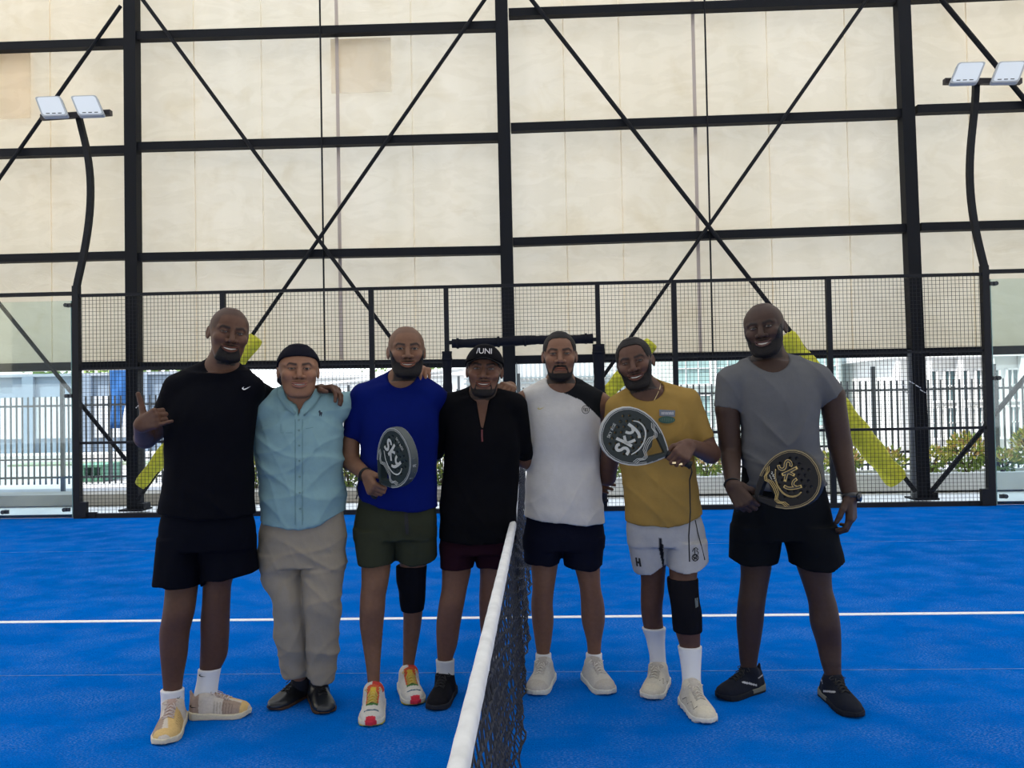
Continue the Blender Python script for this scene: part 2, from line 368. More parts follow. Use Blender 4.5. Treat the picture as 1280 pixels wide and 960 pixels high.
def onb(a, b, t0, t1, r, label, seed):
    a3 = V(a[0], BR, a[1]); b3 = V(b[0], BR, b[1])
    return foam(a3+(b3-a3)*t0, a3+(b3-a3)*t1, r, label, seed)
foam(J(321, 422, BR), J(175, 607, BR), 0.110, 'long yellow foam pad on the sloping brace behind the tall man in the black shirt', 1)
foam(J(980, 420, BR), J(1122, 602, BR), 0.155, 'wide yellow foam pad on the sloping brace behind the man in the grey shirt', 2)
foam(J(815, 428, BR), J(700, 560, BR), 0.105, 'yellow foam pad on the sloping brace behind the man in the mustard shirt', 3)

# ------------------------------------------------------------------ court fence along the far side
FY = 10.0
fence = empty('court_fence', (0, FY, 0)); tag(fence, 'black court fence of square welded mesh between steel posts at the far side', 'fence')
def fp(name, mb, m=fence_paint): return mb.build(name, m, fence)
for x in (-6.0, 6.0): fp('post', MB().box((x, FY, 1.56 if x < 0 else 1.54), (0.085, 0.08, 3.12)))
for x in (-4.0, -2.0, 2.0, 4.0): fp('post', MB().box((x, FY, 1.5), (0.065, 0.06, 3.0)))
for x in (-1.0, 1.0): fp('post', MB().box((x, FY, 1.5), (0.06, 0.06, 3.0)))
fp('rail', MB().box((0, FY, 2.99), (12.0, 0.045, 0.04)))
fp('rail', MB().box((-3.5, FY, 2.0), (5.0, 0.035, 0.03))); fp('rail', MB().box((3.5, FY, 2.0), (5.0, 0.035, 0.03)))
fp('rail', MB().box((0, FY, 2.25), (2.0, 0.045, 0.05)))
for a, b in ((-6, -1), (1, 6)):
    fp('rail', MB().box(((a+b)/2, FY, 1.005), (b-a, 0.035, 0.035))); fp('rail', MB().box(((a+b)/2, FY, 0.03), (b-a, 0.07, 0.06)))
def wires(x0, x1, z0, z1, pitch=0.05, t=0.0042):
    mb = MB(); nx = int(round((x1-x0)/pitch)); nz = int(round((z1-z0)/pitch))
    for i in range(1, nx): mb.box((x0+(x1-x0)*i/nx, FY-0.02, (z0+z1)/2), (t, t, z1-z0))
    for i in range(1, nz): mb.box(((x0+x1)/2, FY-0.024, z0+(z1-z0)*i/nz), (x1-x0, t, t))
    o = mb.build('wire_mesh', fence_paint, fence); o['kind'] = 'stuff'
edges = [-6, -4, -2, -1, 1, 2, 4, 6]
for a, b in zip(edges[:-1], edges[1:]):
    if (a, b) == (-1, 1): wires(a+0.03, b-0.03, 2.27, 2.97)
    else: wires(a+0.035, b-0.035, 2.01, 2.97); wires(a+0.035, b-0.035, 1.02, 1.99); wires(a+0.035, b-0.035, 0.06, 0.99)
fp('foot_bracket', MB().box((-5.9, FY-0.04, 0.12), (0.09, 0.07, 0.20)).box((-5.8, FY-0.02, 0.05), (0.12, 0.05, 0.06)))
fp('foot_bracket', MB().box((5.9, FY-0.04, 0.12), (0.09, 0.07, 0.20)).box((5.78, FY-0.02, 0.04), (0.14, 0.05, 0.05)))
black_foam = mat('black_padding', (0.006, 0.007, 0.012), 0.8, 0, 0.15, bump=0.5, bscale=10, bheight=0.02)
def roll(name, a, b, r, label, seed, blob=True):
    rg = np.random.default_rng(seed); a, b = np.array(a, float), np.array(b, float); n = int(np.linalg.norm(b-a)/0.04); pts = []; rs = []
    for i in range(n+1):
        t = i/n; pts.append(a+(b-a)*t+V(0, 0, 0.006*math.sin(9*t+seed))); rs.append(r*(1+0.07*math.sin(23*t+seed)+0.05*rg.uniform(-1, 1)))
    mb = MB().tube(pts, rs, 12)
    for t in (0.04, 0.33, 0.52, 0.7, 0.95):
        c = a+(b-a)*t; d = nrm(b-a); mb.tube([c-d*0.015, c+d*0.015], r*1.15, 12)
    o = mb.build(name, black_foam, None, True); return tag(o, label, 'padding')
roll('rail_padding', (-0.93, FY-0.01, 2.235), (0.93, FY-0.01, 2.265), 0.062, 'long black padding roll strapped to the rail over the gate opening', 3)
roll('post_padding', (-1.0, FY-0.01, 0.05), (-1.0, FY-0.01, 2.13), 0.062, 'black padding sleeve on the gate post behind the man in the blue shirt', 4)
roll('post_padding', (1.0, FY-0.01, 0.05), (1.0, FY-0.01, 2.18), 0.075, 'black padding sleeve on the gate post behind the mustard shirt', 5)

# ------------------------------------------------------------------ glass walls at both ends of the fence
gm = bpy.data.materials.new('court_glass'); gm.use_nodes = True; n, l = gm.node_tree.nodes, gm.node_tree.links; n.clear()
o_ = n.new('ShaderNodeOutputMaterial'); tr = n.new('ShaderNodeBsdfTransparent'); tr.inputs[0].default_value = (0.90, 0.965, 0.955, 1)
gl = n.new('ShaderNodeBsdfGlossy'); gl.inputs['Roughness'].default_value = 0.02; fz = n.new('ShaderNodeFresnel'); fz.inputs[0].default_value = 1.5
mx = n.new('ShaderNodeMixShader'); l.new(fz.outputs[0], mx.inputs[0]); l.new(tr.outputs[0], mx.inputs[1]); l.new(gl.outputs[0], mx.inputs[2])
df = n.new('ShaderNodeBsdfDiffuse'); df.inputs[0].default_value = (0.75, 0.85, 0.85, 1); mx2 = n.new('ShaderNodeMixShader'); mx2.inputs[0].default_value = 0.02
l.new(mx.outputs[0], mx2.inputs[1]); l.new(df.outputs[0], mx2.inputs[2]); l.new(mx2.outputs[0], o_.inputs[0])
edge = mat('glass_edge', (0.25, 0.42, 0.38), 0.2)
clipm = mat('clip_steel', (0.05, 0.055, 0.06), 0.35, 0.6)
for s in (-1, 1):
    side = 'left' if s < 0 else 'right'
    g = empty('glass_wall', (s*7.03, FY, 0)); tag(g, f'tall clear tempered glass wall panel at the {side} end of the court fence', 'glass panel')
    MB().box((s*7.05, FY-0.02, 1.47), (1.98, 0.012, 2.90)).build('pane', gm, g)
    MB().box((s*6.062, FY-0.02, 1.47), (0.008, 0.0125, 2.90)).build('pane_edge', edge, g)
    MB().box((s*7.05, FY, 3.02), (2.1, 0.05, 0.05)).build('top_rail', fence_paint, g)
    MB().box((s*7.05, FY+0.01, 0.03), (2.1, 0.03, 0.04)).build('bottom_rail', fence_paint, g)
    for x, z in ((6.12, 2.86), (6.12, 1.64), (6.16, 0.12), (7.0, 0.10), (7.9, 2.86), (7.9, 0.12)):
        mb = MB().tube([(s*x, FY-0.06, z), (s*x, FY+0.01, z)], 0.028, 10).box((s*(x-0.03), FY-0.03, z), (0.07, 0.03, 0.05))
        mb.build('clip', clipm, g)

# ------------------------------------------------------------------ curved floodlight masts on the two end posts
lampface = mat('lamp_face', (0.62, 0.68, 0.76), 0.25, spec=0.6)
lampbody = mat('lamp_body', (0.30, 0.33, 0.37), 0.4)
def mast(s, pts, bar, heads, label):
    base = J(*pts[0], FY); t = empty('floodlight_mast', (s*6.0, FY, 3.0)); tag(t, label, 'floodlight')
    P_ = [J(x, y, FY) for x, y in pts]
    # resample smoothly
    tt = np.linspace(0, 1, len(P_)); ts = np.linspace(0, 1, 26)
    A_ = np.array(P_); Q = []
    for k in range(3):
        co = np.polyfit(tt, A_[:, k], min(4, len(P_)-1)); Q.append(np.polyval(co, ts))
    Q = np.array(Q).T; Q[:, 1] = FY
    mb = MB()
    for i in range(len(Q)-1): mb.beam(Q[i], Q[i+1]+(Q[i+1]-Q[i])*0.05, 0.07, 0.07, (0, 1, 0))
    mb.build('pole', fence_paint, t)
    a, b = J(*bar[0], FY-0.05), J(*bar[1], FY-0.05); MB().beam(a, b, 0.07, 0.07).build('crossarm', mat('rusty_arm', (0.035, 0.028, 0.028), 0.6), t)
    for (cx, cy, w_, h_, sk) in heads:
        # face corners as seen, tilted back: top edge further away
        c = J(cx, cy, FY-0.22); ux = V(1, 0.0, 0.0); uz = nrm(V(sk*2.2, 0.42, 0.86)); nn = nrm(np.cross(ux, uz)); wv, hv = 0.35, 0.42
        if nn[1] > 0: nn = -nn
        def slab(mb, w0, h0, z0, z1):
            r = 0.04; poly = []
            for qx, qy, a0 in ((w0/2-r, h0/2-r, 0), (-w0/2+r, h0/2-r, 90), (-w0/2+r, -h0/2+r, 180), (w0/2-r, -h0/2+r, 270)):
                for k in range(4):
                    an = math.radians(a0+30*k); poly.append((qx+r*math.cos(an), qy+r*math.sin(an)))
            return mb.prism(poly, nn, z0, z1, c, ux, uz)
        hd = slab(MB(), wv, hv, -0.03, 0.02).build('lamp_head', lampbody, t)
        slab(MB(), wv-0.045, hv-0.045, 0.02, 0.024).build('lens', lampface, hd)
        mb = MB()
        for k in (-0.08, 0.0, 0.08): mb.prism([(k-0.025, -0.165), (k+0.025, -0.165), (k+0.025, -0.15), (k-0.025, -0.15)], nn, 0.024, 0.026, c, ux, uz)
        mb.build('vent_slot', fence_paint, hd)
        for sx_ in (-1, 1): MB().beam(c+ux*sx_*0.13-nn*0.02, V(c[0]+sx_*0.05-s*0.06, FY-0.05, a[2]), 0.012, 0.03).build('yoke_arm', fence_paint, t)
mast(-1, [(97, 366), (97, 350), (107, 310), (112, 262), (112, 215), (106, 175), (98, 143)], [(52, 147), (139, 141)], [(65, 134, 0, 0, -0.24), (110, 133, 0, 0, -0.24)],
     'curved black floodlight mast with two square lamps, at the left')
mast(1, [(1231, 345), (1230, 330), (1219, 290), (1214, 245), (1213, 200), (1216, 150), (1220, 104)], [(1180, 102), (1276, 102)], [(1209, 92, 0, 0, 0.24), (1260, 91, 0, 0, 0.24)],
     'curved black floodlight mast with two square lamps, at the right')

# ================================================================== soft modelling: distance fields turned into meshes
def smin(a, b, k):
    if k <= 0: return np.minimum(a, b)
    h = np.clip(0.5+0.5*(b-a)/k, 0, 1); return b*(1-h)+a*h-k*h*(1-h)
def ell(p, c, r, R=None):
    q = p-np.asarray(c, np.float32)
    if R is not None: q = q@np.asarray(R, np.float32)          # columns of R are the ellipsoid's axes
    r = np.asarray(r, np.float32); k0 = np.sqrt(((q/r)**2).sum(-1)); k1 = np.sqrt(((q/(r*r))**2).sum(-1))
    return k0*(k0-1)/np.maximum(k1, 1e-6)
def cone(p, a, b, ra, rb, flat=None):
    a = np.asarray(a, np.float32); b = np.asarray(b, np.float32); d = b-a; L2 = float(d@d)+1e-12
    q = p-a; t = np.clip((q@d)/L2, 0, 1)
    e = q-t[..., None]*d
    if flat is not None:                                        # flat = (axis, factor): section squeezed along the axis
        ax, f = flat; ax = np.asarray(ax, np.float32); s = (e@ax); e = e+(1/f-1)*s[..., None]*ax
    r = ra+(rb-ra)*t
    dd = np.sqrt((e*e).sum(-1))-r
    return dd*(flat[1] if flat is not None and flat[1] < 1 else 1)
def loft(p, rows, top=None, bot=None, ex=2.0):
    """rows: z, centre x, centre y, half width, half depth; stacked sections, cut flat at both ends"""
    r = np.asarray(sorted(rows, key=lambda q: q[0]), float); z = p[..., 2]
    if len(r) > 3:                                              # smooth interpolation between the rows
        zz = np.linspace(r[0, 0], r[-1, 0], 80); S = np.empty((80, 4))
        for k in range(4):
            y = r[:, k+1]; x = r[:, 0]; dlt = np.diff(y)/np.diff(x); m = np.zeros(len(y)); m[1:-1] = (dlt[1:]+dlt[:-1])/2; m[0], m[-1] = dlt[0], dlt[-1]
            i = np.clip(np.searchsorted(x, zz, side='right')-1, 0, len(x)-2); h = x[i+1]-x[i]; t = (zz-x[i])/h
            S[:, k] = (2*t**3-3*t**2+1)*y[i]+(t**3-2*t**2+t)*h*m[i]+(-2*t**3+3*t**2)*y[i+1]+(t**3-t**2)*h*m[i+1]
        xx = zz
    else: S = r[:, 1:]; xx = r[:, 0]
    cx, cy, a, b = [np.interp(z, xx, S[:, k]).astype(np.float32) for k in range(4)]
    a = np.maximum(a, 0.004); b = np.maximum(b, 0.004); dx = np.abs(p[..., 0]-cx)/a; dy = np.abs(p[..., 1]-cy)/b
    rho = (dx**ex+dy**ex)**(1.0/ex); d = (rho-1)*np.minimum(a, b)
    d = np.maximum(d, np.maximum(z-(r[-1, 0] if top is None else top), (r[0, 0] if bot is None else bot)-z))
    return d
class Field:
    """a rectilinear grid whose step is finer inside the given zones"""
    def __init__(s, lo, hi, step, fine=None, zones=()):
        s.ax = []
        for k in range(3):
            x = lo[k]; xs = [x]
            while x < hi[k]:
                st = step
                for z0, z1 in zones:
                    if z0[k]-step < x < z1[k]+step: st = fine
                x += st; xs.append(x)
            s.ax.append(np.array(xs, np.float32))
        s.n = [len(a) for a in s.ax]; s.d = np.full(s.n, 0.06, np.float32)
    def sl(s, lo, hi, m=0.03):
        out = []
        for k in range(3):
            i = np.searchsorted(s.ax[k], lo[k]-m); j = np.searchsorted(s.ax[k], hi[k]+m, side='right'); out.append(slice(max(0, i), min(s.n[k], j)))
        return tuple(out)
    def pts(s, q): return np.stack(np.meshgrid(*[s.ax[k][q[k]] for k in range(3)], indexing='ij'), -1)
    def add(s, f, lo, hi, k=0.01, m=0.03):
        q = s.sl(lo, hi, m+k)
        if min(x.stop-x.start for x in q) <= 0: return
        s.d[q] = smin(s.d[q], f(s.pts(q)).astype(np.float32), k)
    def cut(s, f, lo, hi, k=0.004, m=0.02):
        q = s.sl(lo, hi, m+k)
        if min(x.stop-x.start for x in q) <= 0: return
        s.d[q] = -smin(-s.d[q], f(s.pts(q)).astype(np.float32), k)
    def cone(s, a, b, ra, rb, k=0.01, flat=None):
        a, b = np.asarray(a, float), np.asarray(b, float); r = max(ra, rb)
        s.add(lambda p: cone(p, a, b, ra, rb, flat), np.minimum(a, b)-r, np.maximum(a, b)+r, k)
    def chain(s, pts, rs, k=0.01, flat=None):
        for i in range(len(pts)-1): s.cone(pts[i], pts[i+1], rs[i], rs[i+1], k, flat)
    def ell(s, c, r, R=None, k=0.01):
        c = np.asarray(c, float); m = max(r); s.add(lambda p: ell(p, c, r, R), c-m, c+m, k)
    def loft(s, rows, k=0.01, **kw):
        a = np.array(rows); lo = (min(a[:, 1]-a[:, 3]), min(a[:, 2]-a[:, 4]), min(a[:, 0])); hi = (max(a[:, 1]+a[:, 3]), max(a[:, 2]+a[:, 4]), max(a[:, 0]))
        s.add(lambda p: loft(p, rows, **kw), lo, hi, k)
    def mesh(s):
        d = s.d; neg = d < 0
        c = np.zeros(tuple(x-1 for x in d.shape), np.int8)
        for i in (0, 1):
            for j in (0, 1):
                for k in (0, 1): c += neg[i:i+c.shape[0], j:j+c.shape[1], k:k+c.shape[2]]
        act = (c > 0) & (c < 8); I = np.argwhere(act); idx = np.full(c.shape, -1, np.int32); idx[act] = np.arange(len(I))
        acc = np.zeros((len(I), 3)); cnt = np.zeros(len(I))
        corners = [(i, j, k) for i in (0, 1) for j in (0, 1) for k in (0, 1)]
        for a_ in corners:
            for ax in range(3):
                if a_[ax] == 0:
                    b_ = list(a_); b_[ax] = 1
                    da = d[I[:, 0]+a_[0], I[:, 1]+a_[1], I[:, 2]+a_[2]]; db = d[I[:, 0]+b_[0], I[:, 1]+b_[1], I[:, 2]+b_[2]]
                    m = (da < 0) != (db < 0); t = np.where(m, da/np.where(m, da-db, 1), 0)
                    for k in range(3):
                        xa = s.ax[k][I[:, k]+a_[k]]; xb = s.ax[k][I[:, k]+b_[k]]; acc[:, k] += np.where(m, xa+(xb-xa)*t, 0)
                    cnt += m
        Vv = acc/np.maximum(cnt, 1)[:, None]; Q = []
        for ax in range(3):
            o1, o2 = [(1, 2), (2, 0), (0, 1)][ax]
            sl0 = [slice(None)]*3; sl1 = [slice(None)]*3; sl0[ax] = slice(0, -1); sl1[ax] = slice(1, None)
            a0 = neg[tuple(sl0)]; a1 = neg[tuple(sl1)]; e = np.argwhere(a0 != a1)
            e = e[(e[:, o1] > 0) & (e[:, o2] > 0) & (e[:, o1] < d.shape[o1]-1) & (e[:, o2] < d.shape[o2]-1)]
            if not len(e): continue
            def at(u, v):
                f = e.copy(); f[:, o1] -= u; f[:, o2] -= v; return idx[f[:, 0], f[:, 1], f[:, 2]]
            q = np.stack([at(1, 1), at(0, 1), at(0, 0), at(1, 0)], -1); flip = ~neg[e[:, 0], e[:, 1], e[:, 2]]
            q[flip] = q[flip][:, ::-1]; Q.append(q)
        return Vv, np.concatenate(Q)
def relax(v, q, n=1, f=0.5, keep=True):
    e = np.concatenate([q[:, [0, 1]], q[:, [1, 2]], q[:, [2, 3]], q[:, [3, 0]]]); e = np.concatenate([e, e[:, ::-1]])
    deg = np.bincount(e[:, 0], minlength=len(v))[:, None]
    def st(v, f):
        a = np.stack([np.bincount(e[:, 0], weights=v[e[:, 1], k], minlength=len(v)) for k in range(3)], -1)/np.maximum(deg, 1); return v+(a-v)*f
    for _ in range(n):
        v = st(v, f)
        if keep: v = st(v, -f*1.04)
    return v
def rot3(yaw, pitch, roll):
    """head frame: columns are right (picture), back, up. yaw>0 turns the face to picture right, roll>0 tips the crown to picture right, pitch>0 looks down"""
    cy, sy = math.cos(yaw), math.sin(yaw); cp, sp = math.cos(pitch), math.sin(pitch); cr_, sr = math.cos(roll), math.sin(roll)
    Rz = np.array([[cy, -sy, 0], [sy, cy, 0], [0, 0, 1]]); Rx = np.array([[1, 0, 0], [0, cp, -sp], [0, sp, cp]]); Ry = np.array([[cr_, 0, sr], [0, 1, 0], [-sr, 0, cr_]])
    return Ry@Rz@Rx
def clamp01(x): return np.clip(x, 0, 1)
def sstep(a, b, x): t = clamp01((x-a)/(b-a)); return t*t*(3-2*t)
def noise3(p, f, seed=0):
    rg = np.random.default_rng(seed); o = 0
    for i in range(5):
        k = rg.normal(size=3); k /= np.linalg.norm(k); o = o+np.sin((p@k)*f*(1+0.35*i)+rg.uniform(0, 6.28)+1.3*np.sin((p@k[::-1])*f*0.5+i))
    return o/5

# ================================================================== people: shared builders
def skin_material():
    m = mat('skin', (0.2, 0.1, 0.07), 0.55, 0, 0.22, attr=True, var=0.10, vscale=55.0, bump=0.10, bscale=260.0, bheight=0.002)
    return m
SKIN = skin_material()
CLOTH = mat('cloth', (0.5, 0.5, 0.5), 0.9, 0, 0.08, attr=True, var=0.05, vscale=30, bump=0.25, bscale=38.0, bdetail=5, bheight=0.004, bdist=1.5)
KNIT = mat('sock_knit', (0.74, 0.74, 0.74), 0.9, 0, 0.2, attr=True, bump=0.3, bscale=120, bmap=(6, 6, 0.5), bheight=0.002)
SHOEM = mat('shoe_upper', (0.5, 0.5, 0.5), 0.8, 0, 0.12, attr=True, var=0.10, vscale=120, bump=0.25, bscale=180, bheight=0.002)
LEATHER = mat('shoe_leather', (0.02, 0.02, 0.02), 0.35, 0, 0.5, attr=True, var=0.2, vscale=40, bump=0.1, bscale=60, bheight=0.002)
HAIR = mat('hair_black', (0.010, 0.008, 0.008), 0.75, 0, 0.25, bump=0.6, bscale=300, bheight=0.003)
EYE = mat('eye', (0.5, 0.5, 0.5), 0.15, 0, 0.5, attr=True)
TEETH = mat('teeth', (0.80, 0.76, 0.70), 0.3, 0, 0.5)
MOUTH = mat('mouth_inside', (0.06, 0.015, 0.014), 0.5)

FACE_ROWS = [(-12.5, -6.9, -4.2, 1.6, 1), (-11.9, -8.4, -3.2, 3.4, 1), (-10.6, -9.0, -2.4, 4.7, 1), (-8.6, -8.8, -0.6, 5.7, 1), (-6.0, -8.6, 1.5, 6.35, 1), (-3.0, -8.5, 3.0, 6.9, 0), (0.0, -8.3, 4.0, 7.2, 0), (3.0, -8.5, 5.0, 7.35, 0), (6.2, -7.6, 5.0, 6.6, 0), (8.8, -5.6, 4.5, 4.6, 0), (10.6, -3.2, 3.5, 2.4, 0)]
def head_sdf(q, h):
    ax = np.abs(q[..., 0]); x = q[..., 0]; y = q[..., 1]; z = q[..., 2]; m = np.stack([ax, y, z], -1); w = h.get('w', 1.0); jaw = h.get('jaw', 1.0)*w
    d = ell(m, (0, 1.0, 3.3), (7.55*w, 9.3, 8.7))
    rows = [(zz, 0, (yf+yb)/2, a*(jaw if j else w), (yb-yf)/2) for zz, yf, yb, a, j in FACE_ROWS]
    d = smin(d, loft(m, rows, ex=2.25), 1.6)
    d = smin(d, cone(m, (0, -8.1, 2.5), (4.8*w, -6.9, 2.3), 0.95, 0.8), 1.2)                     # brow ridge
    sm = h.get('smile', 0.0)
    d = smin(d, ell(m, (4.1*w, -6.9, -2.6+0.5*sm), (2.3+0.3*sm, 1.7+0.45*sm, 2.0)), 2.2)          # cheek
    d = -smin(-d, ell(m, (3.3, -9.7, 0.9), (2.0, 1.5, 1.15)), 0.9)                                  # socket
    nw = h.get('nose', 1.0)
    d = smin(d, cone(m, (0, -8.4, 1.9), (0, -10.7, -2.7), 0.75, 1.15*nw), 0.9)
    d = smin(d, ell(m, (1.45*nw, -9.3, -3.1), (0.95*nw, 1.3, 0.95)), 0.6)
    d = -smin(-d, ell(m, (0.95*nw, -9.9, -3.95), (0.45, 0.75, 0.35)), 0.25)
    # mouth
    wm = 2.6+0.75*sm; zm = -6.6; zs = zm+sm*0.95*(x/wm)**2; op = h.get('open', 0.0); hw = np.clip(1-(ax/wm)**2, 0, 1)
    yl = -9.0+0.075*ax**2
    side = np.maximum(ax-wm, 0)
    ul = (np.sqrt(((y-yl)/0.85)**2+((z-(zs+op*hw*0.9+0.42))/0.50)**2+(side/0.5)**2)-1)*0.5
    ll = (np.sqrt(((y-yl-0.1)/0.85)**2+((z-(zs-op*hw*1.1-0.55))/0.62)**2+(np.maximum(ax-wm*0.85, 0)/0.6)**2)-1)*0.55
    d = smin(d, ul, 0.35); d = smin(d, ll, 0.35)
    gap = np.abs(z-zs+op*hw*0.1)-np.maximum(op*hw, 0.10*(ax < wm)); cav = np.maximum(gap, np.maximum(y+7.2, ax-wm-0.1))
    d = -smin(-d, np.where(np.abs(cav) > 3, 3, cav), 0.12)
    # eyes
    eo = h.get('eye', (0.45, 0.45)); e_ = np.where(x < 0, eo[0], eo[1]); lid = ell(m, (3.25, -7.35, 0.75), (1.75, 1.62, 1.3)); d = smin(d, lid, 0.35)
    ss = np.sqrt(((ax-3.25)/1.45)**2+((z-0.7)/e_)**2)
    sl_ = np.maximum((ss-1)*np.minimum(0.4, e_), y+7.0)
    d = np.maximum(d, -sl_)
    # brows a little proud
    zb = 2.55+0.5*sstep(1.0, 4.2, ax)-0.9*sstep(4.2, 5.6, ax); bm = np.exp(-((z-zb)/0.42)**2)*sstep(0.9, 1.5, ax)*(1-sstep(4.8, 5.6, ax))*(y < -4)
    d = d-0.16*bm
    # ears
    if h.get('noear'): return d
    R = np.array([[math.cos(0.35), math.sin(0.35), 0], [-math.sin(0.35), math.cos(0.35), 0], [0, 0, 1.0]])
    ear = ell(m, (7.75*w, 1.2, -0.4), (0.75, 1.75, 3.0), R); ear = -smin(-ear, ell(m, (8.5*w, 0.6, -0.2), (0.6, 1.0, 1.9), R), 0.3); d = smin(d, ear, 0.5)
    return d
def hairline(q):
    ax = np.abs(q[..., 0]); y = q[..., 1]
    front = np.interp(ax, [0, 3.5, 5.0, 5.8, 6.4, 7.5], [8.3, 8.0, 7.0, 4.6, 2.4, 0.5])
    back = np.interp(y, [-4.5, -3.0, 0.5, 3.0, 5.0, 8.0], [3.0, 0.6, 2.2, 1.6, -5.0, -7.5])
    t = sstep(-5.5, -3.8, y); return front*(1-t)+back*t
def beard_region(q, kind, h):
    """signed, negative inside the bearded skin"""
    ax = np.abs(q[..., 0]); x = q[..., 0]; y = q[..., 1]; z = q[..., 2]; sm = h.get('smile', 0); wm = 2.6+0.75*sm; op = h.get('open', 0)
    zs = -6.6+sm*0.95*(x/wm)**2
    lips = np.sqrt((ax/(wm+0.25))**2+((z-zs+0.1)/(1.02+op))**2)-1
    line = np.interp(ax, [0, 0.7, 2.8, 3.8, 5.0, 6.2, 7.0, 8.0], [-4.9, -4.7, -4.9, -5.6, -5.0, -3.2, -0.6, 1.6])
    if kind == 'goatee':
        edge = np.interp(z, [-13, -11, -9, -7, -5.6, -4.4], [4.5, 5.3, 5.0, 4.3, 3.7, 2.6]); r = np.maximum(ax-edge, z-line)
        r = np.maximum(r, y+1.0)
    elif kind == 'thin':
        line = np.interp(ax, [0, 0.7, 2.8, 3.6, 4.2, 5.2, 6.2, 7.0, 8.0], [-4.9, -4.7, -4.9, -6.3, -8.6, -8.2, -5.6, -2.0, 1.0]); r = np.maximum(z-line, y-0.6)
        r = np.maximum(r, -(np.maximum(np.abs(z+8.0)-0.7, ax-3.4)+0.0))
    else: r = np.maximum(z-line, y-0.6)
    return np.maximum(np.maximum(r, -lips*1.0), ax-7.2*h.get('w', 1.0))

def hand(F, w, d, n, l, s=1.0, curl=((0.5, 0.6, 0.4),)*4, thumb=None, spread=0.06, k=0.004, r=1.0, straight=()):
    """palm and five fingers; d wrist to knuckles, n towards the palm side, l towards the thumb. Returns fingertips"""
    w = np.asarray(w, float); d = nrm(d); l = np.asarray(l, float); l = nrm(l-d*(l@d)); n = np.cross(l, d)*(1 if n == 'R' else -1)
    off = (0.030, 0.010, -0.011, -0.030); kn = (0.090, 0.094, 0.089, 0.080); L = ((0.043, 0.026, 0.020), (0.048, 0.030, 0.021), (0.044, 0.028, 0.020), (0.035, 0.021, 0.018)); R0 = (0.0105, 0.0108, 0.0102, 0.0090)
    tips = []
    for i in range(4):
        K = w+(d*kn[i]+l*off[i])*s
        F.cone(w+l*off[i]*0.55*s+d*0.005*s, K-n*0.001, 0.0185*s*r, 0.0145*s*r, 0.010)
        c = curl[i] if i < len(curl) else curl[-1]; p = K; a = 0; dd = nrm(d+l*spread*(1.5-i)); rr = R0[i]*s*r
        for j in range(3):
            a += c[j]; v = dd*math.cos(a)+n*math.sin(a); q = p+v*L[i][j]*s; r2 = rr*0.92; F.cone(p, q, rr*(1.06 if j == 0 else 1.0), r2, k if j else 0.007); p = q; rr = r2
        tips.append(p)
    b = w+(d*0.022+l*0.026+n*0.008)*s
    T = thumb or ((0.75, 0.62, 0.25), (0.35, 0.9, 0.3), (0.2, 0.95, 0.25)); p = b
    for j, (tl, td, tn) in enumerate(T):
        v = nrm(l*tl+d*td+n*tn); q = p+v*(0.042, 0.034, 0.027)[j]*s; F.cone(p, q, (0.0165, 0.0125, 0.0115)[j]*s*r, (0.0125, 0.0115, 0.0095)[j]*s*r, 0.008 if j == 0 else 0.004); p = q
    F.cone(w, b, 0.020*s*r, 0.018*s*r, 0.012)
    tips.append(p); return tips

def vnormals(v, q):
    n = np.cross(v[q[:, 2]]-v[q[:, 0]], v[q[:, 3]]-v[q[:, 1]]); o = np.zeros_like(v)
    for k in range(4): 
        for a in range(3): o[:, a] += np.bincount(q[:, k], weights=n[:, a], minlength=len(v))
    return o/np.maximum(np.linalg.norm(o, axis=1, keepdims=True), 1e-9)
def rows_w(rows, Y=None, ratio=1.0, inset=0.0, b=None, yoff=0.0):
    out = []
    for r in rows:
        py, xl, xr = r[:3]; yy = (r[3] if len(r) > 3 else Y)+yoff; A, B = J(xl, py, yy), J(xr, py, yy); a = (B[0]-A[0])/2-inset
        bb = (b(A[2]) if callable(b) else b)-inset if b is not None else (a*ratio)
        out.append(((A[2]+B[2])/2, (A[0]+B[0])/2, yy, a, bb))
    return out
def bounds(*sets, pad=0.03):
    P_ = np.concatenate([np.atleast_2d(np.asarray(s, float)) for s in sets]); return P_.min(0)-pad, P_.max(0)+pad
def rb(rows):
    a = np.array(rows); return np.concatenate([np.stack([a[:, 1]-a[:, 3], a[:, 2]-a[:, 4], a[:, 0]], -1), np.stack([a[:, 1]+a[:, 3], a[:, 2]+a[:, 4], a[:, 0]], -1)])
def hem_cut(F, pts, Y, zmax, up=False):
    """cut a garment along the hem line (picture points on its front)"""
    W = np.array([J(x, y, Y) for x, y in pts]); o = np.argsort(W[:, 0]); W = W[o]
    q = (slice(None),)*3; X, Z = F.ax[0], F.ax[2]; zc = np.interp(X, W[:, 0], W[:, 2]).astype(np.float32)
    cutv = (zc[:, None]-Z[None, :])                     # >0 below the hem
    m = (Z < zmax)
    F.d[:, :, m] = np.maximum(F.d[:, :, m], cutv[:, None, m])
def finish(F, name, material, parent, tint=(0.5, 0.5, 0.5), folds=None, tintf=None, smooth=1, kind=None):
    v, q = F.mesh(); v = relax(v, q, smooth, 0.5)
    if folds is not None:
        n = vnormals(v, q); v = v+n*folds(v, n)[:, None]
    t = np.tile(np.asarray(tint, float), (len(v), 1))
    if tintf is not None: t = tintf(v, t)
    return new_mesh(name, v, q, material, parent, True, t)
